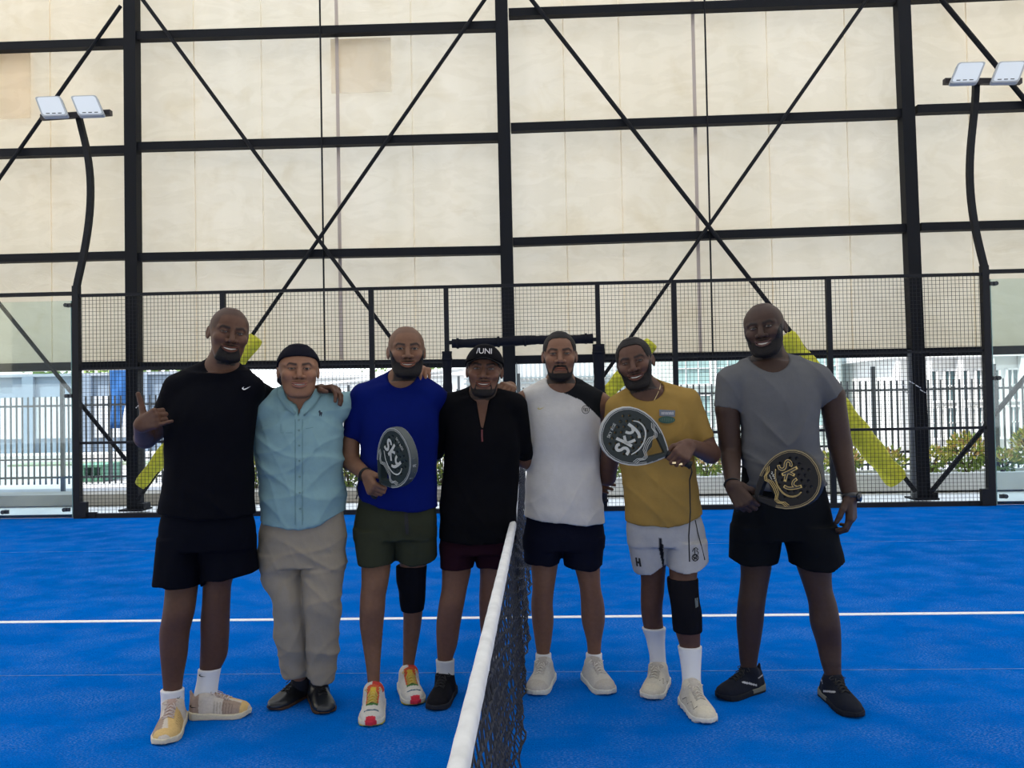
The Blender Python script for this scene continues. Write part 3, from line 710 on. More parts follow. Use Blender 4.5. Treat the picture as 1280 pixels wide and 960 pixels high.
def folds(amp, style='drape', seed=0):
    rg = np.random.default_rng(seed); ph = rg.uniform(0, 6.28, 12); sx_ = rg.choice([-1, 1])
    def f(v, n):
        x, y, z = v[:, 0], v[:, 1], v[:, 2]; o = 0
        wob = 0.6*np.sin(9*z+ph[0])+0.5*np.sin(14*x+6*z+ph[1])
        if style == 'drape':
            o = 0.45*np.sin(34*x+11*z*sx_+2*wob+ph[2])+0.5*np.sin(30*z+13*x*sx_+2.2*wob+ph[3])*sstep(1.35, 1.0, z)+0.35*np.sin(55*x-17*z+3*wob+ph[4])+0.3*np.sin(60*z+25*x+2.5*wob+ph[5])*sstep(1.3, 0.95, z)
        elif style == 'vertical':
            o = 0.7*np.sin(38*x+4*z+1.3*wob+ph[2])+0.4*np.sin(64*x-6*z+1.6*wob+ph[3])
        elif style == 'crumple':
            o = 0.5*np.sin(42*z+18*x+2.5*wob+ph[2])+0.45*np.sin(33*z-24*x+2.2*wob+ph[3])+0.35*np.sin(70*z+12*x+3*wob+ph[4])
            o = np.sign(o)*np.abs(o)**1.2
        elif style == 'tight':
            o = 0.5*np.sin(52*z+16*x+2*wob+ph[2])*sstep(1.42, 1.2, z)+0.4*np.sin(40*z-30*x+2*wob+ph[3])*sstep(1.4, 1.15, z)+0.3*np.sin(45*x+8*z+wob)
        rg_ = lambda a_: (1-np.abs(np.sin(a_)))**3
        if style == 'tight': o = o*0.4+1.1*rg_(17*z-9*np.abs(x-x.mean())+1.2*wob+ph[6])*sstep(1.46, 1.28, z)+0.8*rg_(13*x+8*z+wob+ph[7])*sstep(1.25, 1.45, z)*0.8+0.8*rg_(26*z+7*x+1.4*wob+ph[8])*sstep(1.3, 1.12, z)
        elif style == 'crumple': o = o*0.45+0.9*rg_(15*z+8*x+1.3*wob+ph[6])+0.7*rg_(19*z-12*x+1.5*wob+ph[7])+0.35*rg_(30*x+10*z+wob)
        elif style == 'drape': o = o*0.6+0.8*rg_(14*x*sx_+12*z+1.1*wob+ph[6])*sstep(1.25, 1.0, z)+0.5*rg_(17*x-6*z*sx_+wob+ph[7])*sstep(1.5, 1.2, z)
        return amp*(o-0.25)
    return f

def shoe(parent, ankle, toe, heel, width, kind, tintf, sole_col, side, label=None, lace=(0.7, 0.65, 0.6), high=0.085, scale=1.0):
    T = G(*toe); u = nrm(T-ankle); v = V(-u[1], u[0], 0); L = max(0.285, min(0.325, np.linalg.norm(T-ankle)/0.775)); A = ankle-u*L*0.27
    Rm = np.stack([u, v, V(0, 0, 1)], -1); W = width
    prof_u = np.array([0, .03, .10, .25, .45, .62, .78, .90, .97, 1.0])*L
    prof_w = np.array([.24, .66, .88, .90, .90, .99, 1.0, .82, .48, .15])*W/2
    if kind == 'dress': top = np.array([.070, .098, .105, .103, .086, .066, .054, .046, .036, .026])
    elif kind == 'boot': top = np.array([.085, .112, .120, .122, .112, .085, .068, .058, .046, .030])
    else: top = np.array([.070, .100, .105, .108, .104, .084, .068, .058, .046, .030])
    top = top*high/0.085
    wob = 0.0
    def loc(p): return (p-A)@Rm
    cs = V(0, 0, 0)
    def upper(p):
        q = loc(p); U = q[..., 0]; w = np.interp(U, prof_u, prof_w); t = np.interp(U, prof_u, top); z0 = 0.018
        taper = 1-0.26*clamp01((q[..., 2]-0.03)/0.08)*sstep(0.95*L, 0.5*L, U)
        zc = z0; hh = t-z0; rho = (np.abs(q[..., 1])/np.maximum(w*taper, .004))**2.4+(np.abs(np.maximum(q[..., 2]-zc, 0))/np.maximum(hh, .01))**2.6
        d = (rho**(1/2.5)-1)*np.minimum(w, hh)*0.8
        return np.maximum(np.maximum(d, z0-0.006-q[..., 2]), np.maximum(-U, U-L))
    def sole(p):
        q = loc(p); U = q[..., 0]; w = np.interp(U, prof_u, prof_w)*(1.07 if kind != 'dress' else 1.05)+0.002
        th = (np.interp(U, prof_u, np.array([.036, .038, .036, .032, .028, .026, .026, .028, .032, .030])) if kind != 'dress' else np.interp(U/L, [0, .28, .31, 1], [.026, .026, .016, .014]))
        bot = np.interp(U/L, [0, .04, .5, .88, 1.0], [.006, 0, 0, 0, .010])
        if kind == 'trail': bot = bot+0.006*(np.sin(U*150) > 0.2)*1.0
        d = np.abs(q[..., 1])-w; d = np.maximum(d, np.maximum(q[..., 2]-th, bot-q[..., 2])); return np.maximum(d, np.maximum(-U-0.004, U-L-0.004))
    cor = [A+u*a*L+v*b*W*0.62 for a in (-0.03, 1.03) for b in (-1, 1)]; lo, hi = bounds(cor, [c+V(0, 0, 0.15) for c in cor], pad=0.012)
    F = Field(lo, hi, 0.0045); F.d = upper(F.pts((slice(None),)*3)).astype(np.float32)
    ank = A+u*0.215*L; F.cone(ankle+V(0, 0, .045), ankle+V(0, 0, .090), 0.054, 0.050 if kind != 'dress' else 0.042, 0.012)
    if kind != 'dress': F.cone(A+u*0.33*L+V(0, 0, .095), A+u*0.30*L+V(0, 0, .128), 0.016, 0.013, 0.01, (u, 0.5))     # tongue
    if kind in ('run', 'trail'): F.cone(A+u*0.03*L+V(0, 0, .09), A+u*0.015*L+V(0, 0, .118), 0.012, 0.008, 0.01, (u, 0.6))
    vv, q = F.mesh(); vv = relax(vv, q, 1); qq = loc(vv); t = tintf(qq/np.array([L, W, 1.0]), vv)
    sh = new_mesh('shoe', vv, q, LEATHER if kind == 'dress' else SHOEM, parent, True, t)
    if label: sh['label'] = label
    F = Field(lo, hi, 0.0045); F.d = sole(F.pts((slice(None),)*3)).astype(np.float32); v2, q2 = F.mesh(); v2 = relax(v2, q2, 1); q_ = loc(v2)/np.array([L, W, 1.0])
    sc = np.tile(np.asarray(sole_col(q_) if callable(sole_col) else sole_col, float), (1, 1)) if not callable(sole_col) else sole_col(q_)
    sc = np.tile(sc, (len(v2), 1)) if sc.shape[0] == 1 else sc
    new_mesh('sole', v2, q2, SHOEM, sh, True, sc)
    if lace is not None:
        mb = MB()
        def pt(a, b):
            U = a*L; t = np.interp(U, prof_u, top); w = np.interp(U, prof_u, prof_w); yy = b*w; taper = 1-0.26*clamp01((t-0.03)/0.08)*(1 if U < .5*L else .4)
            zz = 0.018+(t-0.018)*max(0.05, 1-(abs(yy)/(w*taper))**2.4)**(1/2.6); return A+u*U+v*yy+V(0, 0, zz+0.003)
        n_ = 5
        for i in range(n_):
            a = 0.36+0.065*i; b = 0.42
            mb.tube([pt(a, -b), pt(a+0.01, -b*0.4), pt(a+0.02, 0)+V(0, 0, .002), pt(a+0.03, b*0.4), pt(a+0.045, b)], 0.0028, 5)
            mb.tube([pt(a+0.045, -b), pt(a+0.03, -b*0.4), pt(a+0.015, 0)+V(0, 0, .004), pt(a+0.005, b*0.4), pt(a, b)], 0.0028, 5)
        kn = pt(0.36, 0)+V(0, 0, 0.006)
        for s_ in (-1, 1):
            mb.tube([kn, kn+v*s_*0.022+V(0, 0, .010)+u*0.004, kn+v*s_*0.040+V(0, 0, .002)+u*0.012, kn+v*s_*0.030+u*0.016-V(0, 0, .004), kn+u*0.006], 0.0024, 5)
            mb.tube([kn, kn+v*s_*0.012+u*0.022, kn+v*s_*0.024+u*0.045-V(0, 0, .016)], 0.0024, 5)
        mb.build('laces', mat('lace_%02d%02d%02d' % tuple(int(c*99) for c in lace), lace, 0.8), sh, True)
    return sh

def grip_wrist(S, i, centre, a):
    """move the wrist so that the fist closes round the racket's grip"""
    hd = S['arms'][i]['hand']; d = nrm(hd['d']); l = nrm(np.array(hd['l'], float)-d*(np.array(hd['l'], float)@d)); n = np.cross(l, d)*(1 if hd['n'] == 'R' else -1)
    k = hd.get('s', 1.0); S['wrist_%d' % i] = centre-(nrm(a)*0.25)-d*0.082*k-n*0.034*k
def build_person(S):
    Y = S['Y']; root = empty('person', (S['base'][0], S['base'][1], 0)); tag(root, S['label'], 'person', 'seven men lined up at the net')
    h = S['head']; Hs = h['H']/24.0; Yh = h.get('Y', Y-0.03); hc = J(h['c'][0], h['c'][1], Yh); R = rot3(h.get('yaw', 0)*0.8+math.atan2(CAM[0]-hc[0], hc[1]-CAM[1]), h.get('pitch', 0), h.get('roll', 0))
    tl = lambda p: ((p-hc)@R)/Hs
    tw = lambda q: (np.asarray(q, float)*Hs)@R.T+hc
    depth = S.get('depth', lambda z: 0.115)
    tors = rows_w(S['torso'], Y, b=depth); hz_ = min(J(x, y, Y-0.1)[2] for x, y in S['shirt']['hem']); tors = [(z, cx, cy, a, b_+0.012*(z < hz_+0.2)) for z, cx, cy, a, b_ in tors]; ins = rows_w(S['torso'], Y, b=depth, inset=S.get('inset', 0.012)); hz = min(J(x, y, Y-0.1)[2] for x, y in S['shirt']['hem'])-0.015
    ins = [(z, cx, cy, a-0.010*(z < hz+0.14), b_-0.024*(z < hz+0.14)) for z, cx, cy, a, b_ in ins]
    neckb = J(*S['neck'], Y+0.01); nk = tw((0, 2.2, -5.0)); nr = S.get('neck_r', 0.060)
    legs = [[(z, cx, cy, a, b_*(0.86 if z < 0.3 else 1.0)) for z, cx, cy, a, b_ in rows_w(r, ratio=1.0)] for r in S['legs']]
    arms = [[np.array(J(a[0], a[1], a[2])) for a in arm['pts']] for arm in S['arms']]; arm_r = [list(a_['r']) for a_ in S['arms']]
    for i, s_ in enumerate(S['shirt'].get('sleeves', [])):          # the arm runs down the middle of its sleeve
        arms[i] = [np.array(J(a[0], a[1], a[2])) for a in s_]+arms[i][1:]; arm_r[i] = [s_[0][3]-0.012]+[a[3]-0.008 for a in s_[1:]]+arm_r[i][1:]
    pts = [hc-0.17, hc+0.17, rb(tors), *[rb(l) for l in legs]]+[np.array(a) for a in arms]
    for i in range(len(arms)):
        if 'wrist_%d' % i in S: arms[i][-1] = S['wrist_%d' % i]
    hands = [(a['hand'], arms[i][-1]) for i, a in enumerate(S['arms']) if a.get('hand')]
    for hd, w_ in hands: pts += [w_-0.2, w_+0.2]
    lo, hi = bounds(*pts, pad=0.02); lo[2] = max(lo[2], 0.0)
    zones = [(hc-V(.115, .15, .15), hc+V(.115, .13, .15))]
    for hd, w_ in hands:
        c = w_+nrm(hd['d'])*0.08; zones.append((c-0.10, c+0.10))
    F = Field(lo, hi, 0.0085, 0.0034, zones)
    # torso, neck and shoulders
    F.loft(ins, 0.01, ex=2.3)
    F.cone(nk, neckb, nr*0.94, nr, 0.02)
    for sh in S['shoulders']:
        a = J(sh[0], sh[1], Y+0.01); F.cone(neckb+V(0, 0.01, 0.035), a, 0.042, 0.040, 0.045)
    for a, sp, ar in zip(arms, S['arms'], arm_r):
        F.chain(a, ar, 0.012)
        if sp.get('hand'):
            hd = sp['hand']; hand(F, a[-1], hd['d'], hd['n'], hd['l'], hd.get('s', 1.0), hd['curl'], hd.get('thumb'), hd.get('spread', 0.06), r=hd.get('r', 1.0))
    for L_ in legs:
        F.loft(L_, 0.015, bot=0.055)
    # head
    F.add(lambda p: head_sdf(tl(p), h)*Hs, hc-V(.13, .155, .165), hc+V(.13, .155, .165), 0.012, 0.0)
    v, q = F.mesh(); v = relax(v, q, 1, 0.4)
    tone = np.array(S['tone']); t = np.tile(tone, (len(v), 1)); ql = tl(v); near = (np.abs(ql) < np.array([10, 12, 14])).all(1)
    def mixc(t, c, m): return t*(1-m[:, None])+np.asarray(c)*m[:, None]
    ax = np.abs(ql[:, 0]); front = near & (ql[:, 1] < -4)
    sm = h.get('smile', 0); wm = 2.6+0.75*sm; zs = -6.6+sm*0.95*(ql[:, 0]/wm)**2; op = h.get('open', 0); hw = clamp01(1-(ax/wm)**2)
    hairc = np.array((0.012, 0.010, 0.010))
    if h.get('stubble', 0) > 0:
        m = sstep(-0.8, 0.8, ql[:, 2]-hairline(ql))*near*h['stubble']; t = mixc(t, hairc, m)
    if h.get('beard'):
        m = sstep(0.5, -0.5, beard_region(ql, h['beard'], h))*near*(ql[:, 2] > -13.5)*h.get('beard_tint', 0.75); t = mixc(t, hairc, m)
    if h.get('shadow'):
        m = sstep(0.5, -0.5, beard_region(ql, 'full', h))*near*(ql[:, 2] > -13)*h['shadow']; t = mixc(t, hairc, m)
    lm = sstep(1.0, 0.75, np.abs(ql[:, 2]-zs)/(0.95+op*hw))*sstep(wm+0.35, wm-0.2, ax)*front*(ql[:, 1] < -7.9)
    t = mixc(t, S.get('lip', tone*np.array([1.15, 0.75, 0.8])), lm*0.75)
    inside = front & (np.abs(ql[:, 2]-zs+op*hw*0.1) < op*hw+0.15) & (ql[:, 1] > -8.6) & (ax < wm) & (op > 0.1); t[inside] = (0.03, 0.008, 0.008)
    zb = 2.55+0.5*sstep(1.0, 4.2, ax)-0.9*sstep(4.2, 5.6, ax)
    bm = np.exp(-((ql[:, 2]-zb)/h.get('brow', 0.55))**4)*sstep(0.8, 1.4, ax)*(1-sstep(4.9, 5.8, ax))*front; t = mixc(t, hairc, bm*0.9)
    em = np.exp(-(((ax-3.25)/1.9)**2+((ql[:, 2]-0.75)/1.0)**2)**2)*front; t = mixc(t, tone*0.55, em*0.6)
    eo = h.get('eye', (0.45, 0.45)); e_ = np.where(ql[:, 0] < 0, eo[0], eo[1]); ln = np.exp(-((np.sqrt(((ax-3.25)/1.5)**2+((ql[:, 2]-0.72)/(e_+0.12))**2)-1)/0.28)**2)*(ql[:, 2] > 0.65)*front; t = mixc(t, hairc, ln*0.75)
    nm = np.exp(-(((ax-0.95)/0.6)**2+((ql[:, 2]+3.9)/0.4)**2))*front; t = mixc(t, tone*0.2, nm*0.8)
    ck = np.exp(-(((ax-3.9)/1.8)**2+((ql[:, 2]+1.8)/1.5)**2))*front; t = t*(1+0.18*ck[:, None]*np.array([1.0, 0.5, 0.4]))
    body = new_mesh('body', v, q, SKIN, root, True, t)
    # eyes
    for s_ in (-1, 1):
        c = V(s_*3.25, -7.5, 0.72); mb = MB(); vs = []; fs = []; n1, n2 = 14, 18; r_ = 1.36
        gz = nrm(R.T@(CAM-tw(c))); gx = nrm(np.cross(gz, V(0, 0, 1))); gu = np.cross(gx, gz); tt = []
        for i in range(n1+1):
            th = math.pi*i/n1
            for j in range(n2):
                ph = 2*math.pi*j/n2; vs.append(tw(c+r_*(gz*math.cos(th)+(gx*math.cos(ph)+gu*math.sin(ph))*math.sin(th))))
                tt.append((0.004, 0.003, 0.003) if th < 0.25 else (0.022, 0.010, 0.006) if th < 0.52 else (0.20, 0.18, 0.17))
        for i in range(n1):
            for j in range(n2): fs.append((i*n2+j, i*n2+(j+1) % n2, (i+1)*n2+(j+1) % n2, (i+1)*n2+j))
        new_mesh('eye', vs, fs, EYE, root, True, tt)
    if op > 0.12:
        vs = []; fs = []; nx, nz = 16, 3
        for i in range(nx+1):
            x = (i/nx-0.5)*2*wm*0.86; hw_ = max(0.02, 1-(x/wm)**2); z1 = -6.6+sm*0.95*(x/wm)**2+op*hw_*0.95+0.12; z0 = -6.6+sm*0.95*(x/wm)**2-op*hw_*h.get('teeth', 0.35)
            tg = 0.05*abs(math.sin(i*math.pi/2))
            for j in range(nz+1): vs.append(tw((x, -8.62+0.07*x*x+tg, z0+(z1-z0)*j/nz)))
        for i in range(nx):
            for j in range(nz): a = i*(nz+1)+j; fs.append((a, a+nz+1, a+nz+2, a+1))
        new_mesh('teeth', vs, fs, TEETH, root, True)
    def shell(name, region, thick, step=0.0034, rough=0.0, material=HAIR, lo=None, hi=None, tint=None):
        F2 = Field(hc-V(.13, .15, .17), hc+V(.13, .15, .17), step); p = F2.pts((slice(None),)*3); ql_ = tl(p); tk = thick(ql_) if callable(thick) else thick
        hs = head_sdf(ql_, dict(h, open=0.0, noear=True))
        if rough: tk = tk+rough*noise3(ql_, 4.0, 3)
        F2.d = (np.maximum(np.maximum(hs-tk, -(hs+0.8)), region(ql_))*Hs).astype(np.float32)
        return finish(F2, name, material, root, (0.01, 0.01, 0.01) if tint is None else tint)
    if h.get('beard') and h.get('beard_t', 0) > 0:
        bt = h['beard_t']; shell('beard', lambda q_: np.maximum(beard_region(q_, h['beard'], h), -13.4-q_[..., 2]), lambda q_: bt*(0.35+0.65*sstep(-6.5, -10.0, q_[..., 2]))*(1-0.5*sstep(4.5, 7.0, np.abs(q_[..., 0]))), rough=0.10)
    if h.get('hair_t', 0) > 0:
        ht = h['hair_t']; shell('hair', lambda q_: hairline(q_)-q_[..., 2], lambda q_: ht*(0.35+0.65*sstep(3.0, 8.0, q_[..., 2])), rough=0.07)
    S['_tl'], S['_tw'], S['_Hs'], S['_hc'], S['_shell'] = tl, tw, Hs, hc, shell
    # shirt
    sp = S['shirt']
    slv = [[(J(a[0], a[1], a[2]), a[3]) for a in s_] for s_ in sp.get('sleeves', [])]
    lo, hi = bounds(rb(tors), *[np.array([x[0] for x in s_]) for s_ in slv], neckb+V(0, 0, 0.05), pad=0.10)
    F = Field(lo, hi, sp.get('step', 0.0068)); F.loft(tors, 0.01, ex=2.35)
    for k, sh in enumerate(S['shoulders']):
        a = J(sh[0], sh[1], Y+0.01); F.cone(neckb+V(0, 0.01, 0.032), a, 0.054, sp.get('yoke_r', 0.056), 0.045)
    for s_ in slv:
        d = nrm(s_[-1][0]-s_[-2][0]); e = s_[-1][0]
        def sf(p, s_=s_, d=d, e=e):
            o = cone(p, s_[0][0], s_[1][0], s_[0][1], s_[1][1])
            for i in range(1, len(s_)-1): o = smin(o, cone(p, s_[i][0], s_[i+1][0], s_[i][1], s_[i+1][1]), 0.01)
            return np.maximum(o, (p-e)@d)
        X = np.array([q_[0] for q_ in s_]); F.add(sf, X.min(0)-0.09, X.max(0)+0.09, 0.025)
    if sp.get('armhole'):
        for (c, r_) in sp['armhole']: F.cut(lambda p: ell(p, J(*c), r_), J(*c)-0.2, J(*c)+0.2, 0.006)
    hem_cut(F, sp['hem'], Y-0.1, sp.get('hem_top', 1.25))
    nc, nrd = sp['collar']; c = J(nc[0], nc[1], Y-0.055); F.cut(lambda p: ell(p, c, nrd), c-np.array(nrd), c+np.array(nrd), 0.006)
    if sp.get('vneck'):
        P_ = [J(x, y, Y-0.1) for x, y in sp['vneck']]
        a, b = P_; F.cut(lambda p: cone(p, a, b, sp.get('v_r', 0.03), 0.002, ((0, 1, 0), 8.0)), np.minimum(a, b)-0.04, np.maximum(a, b)+0.04, 0.003)
    shirt = finish(F, sp.get('name', 't_shirt'), CLOTH, root, sp['col'], folds(sp.get('fold', 0.003), sp.get('style', 'drape'), S.get('seed', 0)), sp.get('tintf'))
    S['_shirt'] = shirt; S['_depth'] = depth
    # shorts or trousers
    bp = S['bottom']; hz = min(J(x, y, Y-0.1)[2] for x, y in sp['hem'])-0.015
    pel = [(z, cx, cy, a-0.008*(z > hz), (min(bb, depth(z))-0.010 if z > hz else bb)) for z, cx, cy, a, bb in rows_w(bp['pelvis'], Y, b=bp.get('b', 0.125))]
    lowest = max([p_ for p_ in pel if p_[0] <= hz], key=lambda q_: q_[0], default=None)
    if lowest is not None and not any(hz < p_[0] < hz+0.02 for p_ in pel): pass
    tp = max(pel, key=lambda q_: q_[0]); pel.append((max(tp[0]+0.03, hz+0.13), tp[1], tp[2], tp[3]-0.006, tp[4]-0.004))
    lg = [rows_w(r, ratio=bp.get('ratio', 1.0), b=bp.get('lb')) for r in bp['legs']]
    lo, hi = bounds(rb(pel), *[rb(l) for l in lg], pad=0.03); F = Field(lo, hi, 0.0075); F.loft(pel, 0.01, ex=2.3)
    for l_ in lg: F.loft([q_ for q_ in l_ if q_[0] <= hz] if sum(q_[0] <= hz for q_ in l_) > 2 else l_, 0.012, ex=2.2)
    for hp in bp.get('hems', []): hem_cut(F, hp, Y-0.1, bp.get('hem_top', 0.70))
    S['_bottom'] = finish(F, bp['name'], CLOTH, root, bp['col'], (lambda v, n, g=folds(bp.get('fold', 0.004), bp.get('style', 'vertical'), 7+S.get('seed', 0)): g(v, n)*(0.12+0.88*sstep(hz-0.01, hz-0.10, v[:, 2]))), bp.get('tintf'))
    for sk in S.get('socks', []):
        r_ = rows_w(sk['rows'], ratio=0.88, inset=-0.0045); lo, hi = bounds(rb(r_), pad=0.02); F = Field(lo, hi, 0.005); F.loft(r_, 0.01); finish(F, 'sock', KNIT, root, sk.get('col', (0.66, 0.66, 0.67)), folds(0.0012, 'crumple', 3), sk.get('tintf'))
    for bc in S.get('braces', []):
        r_ = rows_w(bc['rows'], ratio=1.0, inset=-0.006); lo, hi = bounds(rb(r_), pad=0.02); F = Field(lo, hi, 0.006); F.loft(r_, 0.01); o = finish(F, 'knee_brace', CLOTH, root, (0.006, 0.006, 0.009), folds(0.0015, 'crumple', 5)); bc['o'] = o
    for s_, L_ in zip(S['shoes'], legs):
        bt = min(L_, key=lambda q: q[0]); shoe(root, ankle=V(bt[1], bt[2], 0), **s_)
    return root, S

from mathutils.bvhtree import BVHTree
def surface(o):
    me = o.data; b = BVHTree.FromPolygons([tuple(v.co) for v in me.vertices], [tuple(p.vertices) for p in me.polygons])
    def at(px, py, lift=0.0015):
        d = ray(px, py); h = b.ray_cast(Vector(CAM), Vector(d))
        if h[0] is None: return None
        return np.array(h[0])-nrm(d)*lift
    return at
def decal(name, parent, surf, polys, material, lift=0.002):
    """flat print laid on the cloth: polygons given by their outline on the garment"""
    mb = MB()
    for pl in polys:
        P_ = [surf(x, y, lift) for x, y in pl]
        if any(p is None for p in P_): continue
        mb.add(P_, [tuple(range(len(P_)))])
    return mb.build(name, material, parent) if mb.v else None
def stroke(name, parent, surf, lines, width, material, lift=0.002):
    mb = MB()
    for ln in lines:
        P_ = [surf(x, y, lift) for x, y in ln]; P_ = [p for p in P_ if p is not None]
        if len(P_) > 1: mb.ribbon(P_, width, (0, -1, 0), 0.0008)
    return mb.build(name, material, parent) if mb.v else None
SWOOSH = [(0, .28), (.06, .50), (.20, .66), (.40, .62), (1.0, .12), (.42, .40), (.25, .44), (.17, .36), (.20, .18), (.27, 0.02)]
def swoosh(x, y, w, hgt, tilt=0.0):
    c, s = math.cos(tilt), math.sin(tilt); return [(x+(a*w)*c-(b*hgt)*s, y+(a*w)*s+(b*hgt)*c) for a, b in SWOOSH]
FIST = ((1.2, 1.5, 1.0),)*4
def gaussY(z, parts):  return sum(a*math.exp(-((z-c)/w_)**2) for a, c, w_ in parts)
def dep(top, chest=0.118, belly=0.112, hip=0.118):
    """half depth of the trunk by height; top = shoulder height"""
    return lambda z: float(np.interp(z, [top-0.62, top-0.42, top-0.18, top-0.06, top+0.02], [hip, belly, chest, chest*0.86, chest*0.62]))

def tint_shoe(base, toe=None, heel=None, tongue=None, panel=None):
    def f(q, v):
        t = np.tile(np.asarray(base, float), (len(q), 1))
        if toe is not None: t[q[:, 0] > 0.80] = toe
        if heel is not None: t[q[:, 0] < 0.16] = heel
        if panel is not None: m = (q[:, 0] > 0.45) & (q[:, 0] < 0.85) & (np.abs(q[:, 1]) > 0.22); t[m] = panel
        if tongue is not None: t[(np.abs(q[:, 1]) < 0.2) & (q[:, 0] > .28) & (q[:, 0] < 0.62) & (q[:, 2] > 0.06)] = tongue
        return t
    return f
PEOPLE = []
def z_at(py, Y): return J(640, py, Y)[2]

# ---- tall man in the black shirt
def tan_shoe(q, v):
    t = np.tile(np.array((0.56, 0.50, 0.43)), (len(q), 1)); u, s, z = q.T
    gold = (u > 0.42) & (u < 0.97) & ((s > -0.05+0.6*(u-0.6)) | (u > 0.86)); t[gold] = (0.60, 0.41, 0.17)
    t[(u > 0.58) & (u < 0.86) & (s < -0.12) & (s > -0.5)] = (0.33, 0.25, 0.20)
    t[(u < 0.20) & (z > 0.035)] = (0.36, 0.27, 0.22); t[(np.abs(s) < 0.17) & (u < 0.60) & (u > 0.25) & (z > .06)] = (0.42, 0.30, 0.25)
    m = (u > 0.42) & (u < 0.78) & (np.abs(s) > 0.3) & (np.sin(u*130) > 0.3) & (z > 0.03) & (z < 0.09); t[m] = t[m]*0.72
    return t
P1 = dict(Y=3.30, base=(-1.45, 3.3), seed=1, label='tallest man at the left in black t-shirt and shorts, thumb and little finger out', tone=(0.095, 0.046, 0.029),
  head=dict(c=(285.5, 418), H=0.255, yaw=0.22, roll=0.17, pitch=-0.02, w=1.06, jaw=1.0, smile=0.9, open=0.42, eye=(0.13, 0.18), stubble=0.45, beard='goatee', beard_t=0.55, beard_tint=0.95, nose=1.15, teeth=0.5),
  neck=(277, 462), neck_r=0.064, shoulders=[(226, 482), (312, 484)], depth=dep(1.55, 0.125, 0.118, 0.125),
  torso=[(466, 236, 306), (478, 220, 320), (500, 209, 322), (530, 207, 318), (560, 208, 315), (600, 206, 316), (640, 199, 318), (652, 200, 318)],
  arms=[dict(pts=[(224, 484, 3.31), (182, 547, 3.30), (176, 531, 3.10)], r=[0.064, 0.050, 0.031], hand=dict(d=(.86, -.30, .30), n='R', l=(-.15, 0, 1), curl=((1.45, 1.5, 0.8), (1.45, 1.5, 0.8), (1.4, 1.45, 0.8), (0.1, 0.15, 0.1)), thumb=((.9, .1, 0), (1, 0.1, -.05), (1, .1, -.15)), s=1.05)),
        dict(pts=[(320, 486, 3.33), (368, 498, 3.64), (402, 488, 3.45)], r=[0.060, 0.048, 0.031], hand=dict(d=(1, -.50, .06), n='L', l=(-.4, -1, .30), curl=((0.75, 0.5, 0.3), (0.75, 0.55, 0.3), (0.8, 0.6, 0.3), (.9, .6, .3)), spread=.1))],
  legs=[[(680, 206, 254, 3.31), (705, 207, 250, 3.30), (735, 208, 246, 3.28), (765, 205, 242, 3.26), (790, 201, 236, 3.27), (820, 202, 233, 3.28), (850, 204, 228, 3.28), (880, 206, 226, 3.27), (900, 207, 226, 3.26)],
        [(680, 262, 314, 3.32), (705, 258, 300, 3.32), (728, 255, 289, 3.33), (750, 254, 287, 3.33), (775, 252, 286, 3.35), (800, 252, 285, 3.37), (820, 251, 283, 3.38), (840, 250, 274, 3.38), (868, 247, 270, 3.37), (884, 247, 269, 3.36)]],
  shirt=dict(col=(0.0022, 0.0025, 0.005), sleeves=[[(226, 486, 3.31, 0.078), (204, 527, 3.30, 0.068)], [(311, 488, 3.34, 0.072), (333, 497, 3.50, 0.060)]], hem=[(190, 643), (260, 650), (320, 646)], collar=((276, 449), (0.092, 0.10, 0.066)), fold=0.005),
  bottom=dict(name='shorts', col=(0.002, 0.0025, 0.006), pelvis=[(636, 203, 315), (660, 201, 318), (685, 202, 318)], legs=[[(670, 201, 256, 3.31), (690, 199, 254, 3.30), (715, 197, 252, 3.29), (742, 194, 247, 3.28)], [(670, 252, 318, 3.32), (690, 252, 319, 3.32), (715, 254, 322, 3.32), (738, 254, 323, 3.32)]], lb=0.125, hems=[[(190, 734), (247, 737), (250, 731), (324, 719)]]),
  socks=[dict(rows=[(861, 202.5, 228.5, 3.275), (876, 203.5, 228, 3.275), (896, 203, 229, 3.265), (905, 203, 230, 3.255)]), dict(rows=[(835, 249.5, 274.5, 3.375), (850, 248, 272, 3.375), (868, 244.5, 270, 3.365), (884, 244, 270, 3.355)])],
  shoes=[dict(toe=(201, 940), heel=(222, 893), width=0.118, kind='run', tintf=tan_shoe, sole_col=(0.62, 0.56, 0.42), side=-1, lace=(0.55, 0.46, 0.42)), dict(toe=(308, 893), heel=(236, 884), width=0.115, kind='run', tintf=tan_shoe, sole_col=(0.62, 0.56, 0.42), side=1, lace=(0.55, 0.46, 0.42))])
PEOPLE.append(P1)

